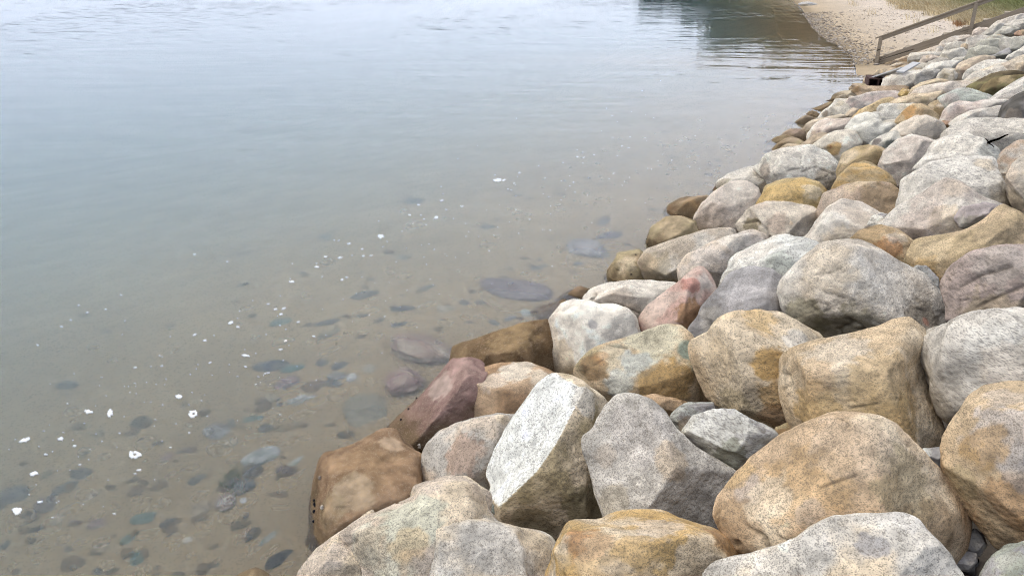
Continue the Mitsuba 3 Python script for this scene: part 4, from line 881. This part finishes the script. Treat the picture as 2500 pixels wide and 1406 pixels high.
FLECKS = [(182, 1088, 7), (195, 1134, 6), (112, 1109, 7), (340, 1147, 9), (330, 1156, 5), (165, 985, 4), (128, 1263, 5), (279, 1254, 6), (462, 1056, 5), (416, 1092, 5), (292, 1057, 4),
          (774, 652, 8), (795, 627, 7), (830, 629, 8), (580, 798, 7), (475, 817, 7), (500, 831, 7), (697, 832, 7), (513, 885, 6), (330, 897, 6), (685, 853, 7), (655, 742, 5), (672, 755, 7),
          (693, 753, 8), (686, 767, 7), (852, 595, 7), (884, 608, 5), (906, 624, 6), (887, 625, 6), (835, 683, 6), (847, 677, 5), (1128, 504, 6), (1078, 490, 7), (1090, 512, 4), (1035, 535, 4),
          (655, 910, 5), (648, 912, 4), (625, 938, 4), (684, 1012, 4), (600, 895, 6), (728, 786, 6), (766, 821, 6), (1000, 525, 6), (1022, 500, 5), (92, 842, 5), (150, 797, 5), (173, 781, 5),
          (192, 745, 5), (258, 755, 5), (213, 763, 5), (295, 720, 5), (555, 639, 5), (475, 621, 5), (95, 1090, 3), (390, 868, 4), (395, 893, 5), (1268, 422, 5), (1315, 405, 4), (1410, 383, 5),
          (1255, 448, 4), (1230, 440, 7), (1375, 397, 4), (1425, 385, 4), (1507, 380, 4), (1518, 357, 4), (1535, 361, 4), (1575, 337, 4), (1450, 378, 4), (1240, 462, 3), (1400, 445, 4)]
for i, (x, y, r) in enumerate(FLECKS):
    foam(x, y, r, max(1.6, r * .42), 200 + i, 'single small white fleck of foam afloat on the water', 'foam_fleck', group='small flecks of foam drifting along the rocks')
i = 0
while i < 215:
    t = pr.random()
    x, y = 60 + 1500 * t + pr.normal() * 90, 1180 - 830 * t ** .92 + pr.normal() * 75
    if shore_distance(at_height(x, y)[None, :2])[0] > -.35 or y > 1390 or x < 0:
        continue
    i += 1
    foam(x, y, pr.uniform(1.4, 3.4), pr.uniform(.9, 1.5), 400 + i, 'single small white fleck of foam afloat on the water', 'foam_fleck', group='small flecks of foam drifting along the rocks')


# ---------------------------------------------------------------- small things on the stones
def stone_key(words):
    return next(k for k, v in labels.items() if v.get('label', '').startswith(words))


def on_stone(words, x, y):
    """the point and normal of a stone's near side on this sight line"""
    m = STONES[stone_key(words)]
    u = unproject(x, y)
    q = m.vertices - EYE
    d = np.linalg.norm(q, axis=1)
    nrm = m.vertex_normals
    score = np.where((nrm * q).sum(1) < 0, (q / d[:, None]) @ u, -1)
    k = int(np.argmax(score))
    return np.array(m.vertices[k]), np.array(nrm[k])


def snail(words, x, y, size, colour, label):
    p, nrm = on_stone(words, x, y)
    mesh = ICO[3].copy()
    v = np.array(mesh.vertices)
    ang = np.arctan2(v[:, 1], v[:, 0])
    v[:, 2] *= .85
    v *= (1 + .10 * np.cos(3 * ang + 9 * v[:, 2]))[:, None]          # the turns of the shell
    v[:, :2] *= (1 - .35 * np.clip(v[:, 2:], 0, 1))
    a = trimesh.geometry.align_vectors([0, 0, 1], nrm)[:3, :3]
    v = (v * size) @ a.T + p + nrm * size * .45
    add('snail', trimesh.Trimesh(v, mesh.faces, process=False), 'painted_by_vertex', label, 'snail', 'snails on the stones at the waterline',
        color=np.tile(colour, (len(v), 1)) * (1 + .3 * np.sin(ang * 3)[:, None]))


INK, SHELL = (.018, .017, .02), (.42, .38, .32)
for x, y, r in ((769, 1219, .008), (768, 1229, .010), (770, 1236, .007), (768, 1247, .010), (767, 1270, .008)):
    snail('square brown', x, y, r, INK, 'black snail in the row down the wet left edge of the square brown boulder')
snail('square brown', 789, 1238, .013, SHELL, 'pale round snail low on the left side of the square brown boulder')
snail('square brown', 782, 1164, .011, (.24, .2, .16), 'greyish snail high on the left side of the square brown boulder')
for x, y in ((1017, 973), (998, 999), (978, 1024)):
    snail('dark purple red', x, y, .0075, INK, 'black snail on the edge of the dark purple red slab')
for x, y in ((1025, 1083), (1027, 1090)):
    snail('dark purple red', x, y, .010, SHELL, 'pale snail low in the cleft of the dark purple red slab')
for x, y in ((1579, 584), (1581, 597)):
    snail('olive brown rounded', x, y, .0075, INK, 'black snail at the water end of the olive brown rounded boulder')
for x, y in ((1552, 623), (1540, 669)):
    snail('rounded olive tan', x, y, .0075, INK, 'black snail on the rounded olive tan boulder')


def tube(points, radii, sides=8):
    p, r = np.asarray(points, float), np.asarray(radii, float)
    t = np.gradient(p, axis=0)
    t /= np.linalg.norm(t, axis=1, keepdims=True)
    a = np.cross(t, [0.13, 0.2, 1.0])
    a /= np.linalg.norm(a, axis=1, keepdims=True)
    b = np.cross(t, a)
    g = np.arange(sides) * 2 * math.pi / sides
    v = (p[:, None] + r[:, None, None] * (np.cos(g)[None, :, None] * a[:, None] + np.sin(g)[None, :, None] * b[:, None])).reshape(-1, 3)
    f = []
    for i in range(len(p) - 1):
        for j in range(sides):
            k = (j + 1) % sides
            f += [[i * sides + j, (i + 1) * sides + k, i * sides + k], [i * sides + j, (i + 1) * sides + j, (i + 1) * sides + k]]
    v = np.vstack([v, p[:1], p[-1:]])
    for j in range(sides):
        k = (j + 1) % sides
        f += [[len(v) - 2, j, k], [len(v) - 1, (len(p) - 1) * sides + k, (len(p) - 1) * sides + j]]
    return trimesh.Trimesh(v, f, process=False)


def on_heap_surface(x, y):
    u, best = unproject(x, y), None
    for m in STONES.values():
        q = m.vertices - EYE
        d = np.linalg.norm(q, axis=1)
        k = np.flatnonzero((q / d[:, None]) @ u > math.cos(.004))
        if len(k) and (best is None or d[k].min() < np.linalg.norm(best - EYE)):
            best = np.array(m.vertices[k[np.argmin(d[k])]])
    return best


def twig(pts, r, label):
    p = [on_heap_surface(x, y) + [0, -.012, .02 + r] for x, y in pts]
    p = [p[0] + (p[-1] - p[0]) * t + [0, 0, .004 * math.sin(9 * t)] for t in np.linspace(0, 1, 7)]
    m = tube(p, r * np.array([1, 1.1, .95, 1.05, .9, .85, .6]))
    add('twig', m, 'painted_by_vertex', label, 'twig', color=np.tile([.05, .042, .036], (len(m.vertices), 1)))


twig([(2415, 350), (2453, 339)], .010, 'thick short dark stick lying on the big grey white boulder near the right edge')
twig([(2404, 336), (2433, 362)], .0045, 'thin dark twig crossing the end of the thick stick')

# ---------------------------------------------------------------- stairs down to the beach
DIR = np.array([N0[0], N0[1], 0.447])                 # up the slope, one metre of plan at a time
SIDE = np.array([U0[0], U0[1], 0.0])                  # away along the shore
BASE = np.array([10.44, 23.28, 0.0])


def wood_color(p, n, uv):
    along = p.x * 0.80 - p.y * 0.46 + p.z * 0.39
    across = p.z * 0.92 - (p.x * 0.866 - p.y * 0.5) * 0.39
    side = p.x * 0.5 + p.y * 0.866
    g = mikit.fbm(along * 2.2, across * 60, side * 60)
    k = mikit.noise(along * 3.1, across * 9, side * 9)
    crack = mikit.smoothstep(.80, .86, mikit.noise(along * 1.3 + 7, across * 40, side * 20))
    c = mikit.mix((.17, .13, .085), (.40, .335, .25), g)
    c = mikit.mix(c, mi.Color3f(.30, .25, .195), k * .5)
    return c * (1 - .7 * crack)


scene['old_wood'] = {'type': 'principled', 'base_color': mikit.proc(wood_color), 'roughness': .9, 'specular': .2}


def beam(p, q, up, width, height, bevel=.006):
    """a sawn timber from p to q: height along up, width across"""
    p, q, up = (np.asarray(x, float) for x in (p, q, up))
    t = q - p
    l = np.linalg.norm(t)
    t /= l
    up = up - t * (up @ t)
    up /= np.linalg.norm(up)
    s = np.cross(t, up)
    w, h = width / 2, height / 2
    prof = [(-w + bevel, -h), (w - bevel, -h), (w, -h + bevel), (w, h - bevel), (w - bevel, h), (-w + bevel, h), (-w, h - bevel), (-w, -h + bevel)]
    v = np.array([p + s * a + up * b for a, b in prof] + [q + s * a + up * b for a, b in prof])
    f = []
    for i in range(8):
        j = (i + 1) % 8
        f += [[i, j, 8 + j], [i, 8 + j, 8 + i]]
    for i in range(1, 7):
        f += [[0, i + 1, i], [8, 8 + i, 9 + i]]
    m = trimesh.Trimesh(v, f, process=False)
    m.fix_normals()
    return m


Z = np.array([0, 0, 1.0])
stairs = 'stairs'
tag(stairs, 'weathered grey wooden stairs with a handrail, leading from the beach up beside the stones', 'stairs')
add('stringer', beam(BASE + DIR * -.08 + Z * .10, BASE + DIR * 5.2 + Z * .10, Z, .05, .21), 'old_wood', parent=stairs, smooth=False)
add('stringer', beam(BASE + SIDE * .80 + DIR * .05 + Z * .05, BASE + SIDE * .80 + DIR * 5.2 + Z * .05, Z, .05, .18), 'old_wood', parent=stairs, smooth=False)
for k in range(11):
    c = BASE + DIR * (.28 + .45 * k) + Z * .17
    add('tread', beam(c + SIDE * .03, c + SIDE * .775, Z, .24, .035), 'old_wood', parent=stairs, smooth=False)
for t in (0.0, 2.17):
    c = BASE + DIR * t - SIDE * .075
    add('post', beam(c - Z * .25, c + Z * .78, -DIR * [1, 1, 0], .095, .095), 'old_wood', parent=stairs, smooth=False)
add('rail', beam(BASE + DIR * -.02 - SIDE * .075 + Z * .725, BASE + DIR * 5.2 - SIDE * .075 + Z * .725, Z, .045, .10), 'old_wood', parent=stairs, smooth=False)
add('handrail', beam(BASE + DIR * -.14 - SIDE * .055 + Z * .80, BASE + DIR * 5.2 - SIDE * .055 + Z * .80, Z, .14, .04), 'old_wood', parent=stairs, smooth=False)

# loose planks and the rusty box at the end of the heap
scene['pale_wood'] = {'type': 'diffuse', 'reflectance': {'type': 'rgb', 'value': [.52, .51, .49]}}


def on_heap(x, y, lift):
    return on_slope(x, y, lift)


add('plank', beam(on_heap(2127, 193, .22), on_heap(2208, 166, .30), Z, .20, .03), 'pale_wood', 'longer bleached grey plank resting on the rusty box', 'plank', 'loose planks among the stones', smooth=False)
add('plank', beam(on_heap(2197, 177, .34), on_heap(2237, 154, .36), Z, .15, .03), 'pale_wood', 'shorter bleached plank lying higher up, behind the longer one', 'plank', 'loose planks among the stones', smooth=False)
o = on_heap(2143, 203, .12)
e = np.array([.97, -.24, 0])
fdir = np.array([.24, .97, 0])
scene['rust'] = {'type': 'principled', 'base_color': {'type': 'rgb', 'value': [.055, .026, .018]}, 'roughness': .8}
tag('rusty_box', 'dark rust brown broken box lying under the end of the longer plank', 'box')
for nm, p, q, w, h in (('bottom', o - Z * .075, o - Z * .075 + fdir * .5, .34, .02), ('top', o + Z * .075 + fdir * .03, o + Z * .075 + fdir * .5, .34, .02), ('side', o + e * .16, o + e * .16 + fdir * .5, .02, .13),
                       ('side', o - e * .16 + fdir * .06, o - e * .16 + fdir * .5, .02, .13), ('divider', o + e * .02 + fdir * .02, o + e * .02 + fdir * .5, .02, .13), ('back', o + fdir * .51, o + fdir * .53, .34, .18)):
    add(nm, beam(p, q, Z, w, h, .003), 'rust', parent='rusty_box', smooth=False)

# ---------------------------------------------------------------- beach: shingle, grass, dry weed
gr = np.random.default_rng(5)


def merged(parts):
    vs, fs, cs, n = [], [], [], 0
    for v, f, c in parts:
        vs.append(v)
        fs.append(np.asarray(f) + n)
        cs.append(c)
        n += len(v)
    return trimesh.Trimesh(np.vstack(vs), np.vstack(fs), process=False), np.clip(np.vstack(cs), .01, .85)


ico0 = trimesh.creation.icosphere(subdivisions=1)
parts = []
y = gr.uniform(22.6, 44, 6000)
x = np.interp(y, SHORE[:, 1], SHORE[:, 0]) + np.where(gr.random(6000) < .75, abs(gr.normal(size=6000)) * .75 - .1, gr.uniform(0, 5.5, 6000))
xy = np.column_stack([x, y])
xy = xy[(grass_cover(xy) < .4) & (rock_weight(xy) < .1)][:3000]
for (x, y), z in zip(xy, ground_z(xy)):
    r = gr.uniform(.012, .042) * (1 if gr.random() < .93 else 1.8)
    v = np.array(ico0.vertices) * (1 + .25 * gr.normal(size=(42, 1))) * [r, r * gr.uniform(.5, 1), r * .5]
    t = gr.uniform(0, 6.28)
    v = v @ np.array([[math.cos(t), math.sin(t), 0], [-math.sin(t), math.cos(t), 0], [0, 0, 1]]) + [x, y, z + .1 * r]
    c = np.array([(.40, .32, .23), (.30, .24, .18), (.20, .165, .13), (.52, .46, .38), (.36, .31, .26)][int(gr.integers(5))]) * gr.uniform(.8, 1.2)
    parts.append((v, ico0.faces, np.tile(c, (42, 1))))
m, c = merged(parts)
add('shingle', m, 'painted_by_vertex', 'small tan and brown stones strewn along the beach', 'shingle', kind='stuff', color=c)


# gravel and broken stone in the gaps between the boulders
xy = np.column_stack([gr.uniform(-1.5, 14, 26000), gr.uniform(1.0, 22.5, 26000)])
dl = (xy - P0) @ N0
xy = xy[(rock_weight(xy) > .5) & (dl > .15) & (dl < 4.6) & ((xy - P0) @ U0 < 20)][:5200]
parts = []
for (x, y), z in zip(xy, ground_z(xy)):
    r = gr.uniform(.02, .07) * (1.8 if gr.random() < .12 else 1)
    v = np.array(ico0.vertices) * (1 + .3 * gr.normal(size=(42, 1))) * [r, r * gr.uniform(.5, 1), r * .6]
    t = gr.uniform(0, 6.28)
    v = v @ np.array([[math.cos(t), math.sin(t), 0], [-math.sin(t), math.cos(t), 0], [0, 0, 1]]) + [x, y, z + .2 * r]
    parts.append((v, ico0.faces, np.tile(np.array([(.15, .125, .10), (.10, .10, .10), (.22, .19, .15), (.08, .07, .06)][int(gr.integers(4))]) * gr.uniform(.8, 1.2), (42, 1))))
m, c = merged(parts)
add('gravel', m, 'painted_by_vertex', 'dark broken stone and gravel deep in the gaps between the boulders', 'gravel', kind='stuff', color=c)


def blades(points, colours, height, lean, spread=.12, count=12):
    parts = []
    for p, c in zip(points, colours):
        k = count
        o = p + np.column_stack([gr.normal(0, spread, k), gr.normal(0, spread, k), np.zeros(k) - .02])
        h = height * gr.uniform(.55, 1.15, k)
        t = gr.uniform(0, 2 * math.pi, k)
        w = np.column_stack([np.cos(t), np.sin(t), t * 0]) * gr.uniform(.006, .012, k)[:, None]
        bend = np.array(lean) + gr.normal(0, .28, (k, 3)) * [1, 1, 0]
        mid = o + np.column_stack([bend[:, :2] * h[:, None] * .3, h * .6])
        tip = o + np.column_stack([bend[:, :2] * h[:, None], h * .92])
        v = np.stack([o - w, o + w, mid - w * .8, mid + w * .8, tip], 1).reshape(-1, 3)
        i = np.arange(k)[:, None] * 5
        f = np.vstack([i + [0, 1, 3], i + [0, 3, 2], i + [2, 3, 4]])
        cc = np.repeat(c * gr.uniform(.7, 1.35, (k, 1)), 5, 0)
        parts.append((v, f, cc))
    return merged(parts)


xy = np.column_stack([gr.uniform(13, 46, 60000), 24 + 40 * gr.random(60000) ** 1.1])
q = np.column_stack([xy, np.full(60000, .6)]) - EYE
xy = xy[1250 + 1925 * (q @ RIGHT) / (q @ FWD) < 2750]
cover, d = grass_cover(xy), shore_distance(xy)
xy = xy[gr.random(len(xy)) < cover * .96 + .006 * (d > 2.5) * (xy[:, 1] > 24)][:12000]
g = grass_green(xy)[:, None]
cols = ((1 - g) * np.array([.58, .485, .31]) + g * np.array([.23, .27, .095])) * gr.uniform(.85, 1.2, (len(xy), 1))
pts = np.column_stack([xy, ground_z(xy)])
m, c = blades(pts, cols, .42, (-.55, .1, 0))
add('dune_grass', m, 'leafy', 'straw coloured dune grass turning green to the right, behind the beach', 'grass', kind='stuff', smooth=False, color=c)
pts = []
for k in range(420):
    t = gr.random()
    g = on_ground(2338 + 95 * t + gr.normal() * 3, 61 - 27 * t + gr.normal() * 2.5, False)
    pts.append(g)
m, c = blades(pts, [np.array([.30, .17, .09])] * len(pts), .16, (-.3, .3, 0), .08, 10)
add('dry_seaweed', m, 'leafy', 'band of dry brown seaweed between the grass and the stairs', 'seaweed', kind='stuff', smooth=False, color=c)
g = on_ground(1972, 13)
m, c = pebble(g + [0, 0, .05], np.array([.55, 0, 0]), np.array([0, .5, 0]), .16, 'pale', 'cream', 3, 4)
add('beach_stone', m, 'stone_plain', 'pale flat stone lying at the far tip of the beach', 'stone', color=c)


# ---------------------------------------------------------------- trees on the far point, seen in the water
def tree(x, y, height, spread, tint, label, seed):
    rg = np.random.default_rng(seed)
    z = float(ground_z(np.array([[x, y]]))[0])
    key = new_key('tree')
    tag(key, label, 'tree', 'trees on the point beyond the beach')
    k = 7
    ts = np.linspace(0, 1, k)
    trunk = np.column_stack([x + .3 * np.sin(ts * 3 + seed), y + .2 * np.cos(ts * 2.5 + seed), z - .2 + ts * height * .8])
    parts = [tube(trunk, np.linspace(.17, .04, k) * height / 7)]
    ends = []
    for j in range(18):
        i = int(rg.integers(1, k - 1))
        a, up = rg.uniform(0, 6.28), rg.uniform(-.25, .7)
        l = spread * rg.uniform(.5, .95)
        e = trunk[i] + np.array([math.cos(a), math.sin(a), up]) * l
        e[2] = max(e[2], z + .5)
        parts.append(tube([trunk[i], (trunk[i] + e) / 2 + [0, 0, .15], e], [.06, .04, .015]))
        ends.append(e)
    m = trimesh.util.concatenate(parts)
    add('trunk', m, 'painted_by_vertex', parent=key, color=np.tile([.09, .07, .05], (len(m.vertices), 1)))
    ends = np.array(ends + [trunk[-1], trunk[-2]])
    n = 5200
    c = ends[rg.integers(len(ends), size=n)] + rg.normal(size=(n, 3)) * spread * [.28, .28, .24]
    u, w = rg.normal(size=(n, 3)), rg.normal(size=(n, 3))
    s = rg.uniform(.14, .30, (n, 1))
    u, w = u / np.linalg.norm(u, axis=1, keepdims=True) * s, w / np.linalg.norm(w, axis=1, keepdims=True) * s
    v = np.stack([c - u, c + w * .6, c + u, c - w * .6], 1).reshape(-1, 3)
    i = np.arange(n)[:, None] * 4
    f = np.vstack([i + [0, 1, 2], i + [0, 2, 3]])
    add('crown', trimesh.Trimesh(v, f, process=False), 'leafy', parent=key, smooth=False, color=np.repeat(np.array(tint) * rg.uniform(.6, 1.4, (n, 1)), 4, 0))


for i, (x, y, h, s, lab) in enumerate([(17.8, 76, 2.9, 1.7, 'broad leafy tree nearest the water on the far point'), (21.5, 75, 4.0, 2.3, 'tallest leafy tree on the far point'),
                                       (24.0, 74, 3.9, 2.8, 'leafy tree right of the tallest one on the far point'), (27.5, 73, 4.1, 2.9, 'second leafy tree right of the tallest on the far point'),
                                       (31, 71, 3.6, 2.6, 'last leafy tree on the right of the far point'), (14.2, 77, 1.8, 1.8, 'low bushy tree at the tip of the far point'),
                                       (22.5, 79, 4.2, 3.0, 'leafy tree standing behind the tallest on the far point')]):
    tree(x, y, h, s, (.026, .034, .018), lab, 60 + i)
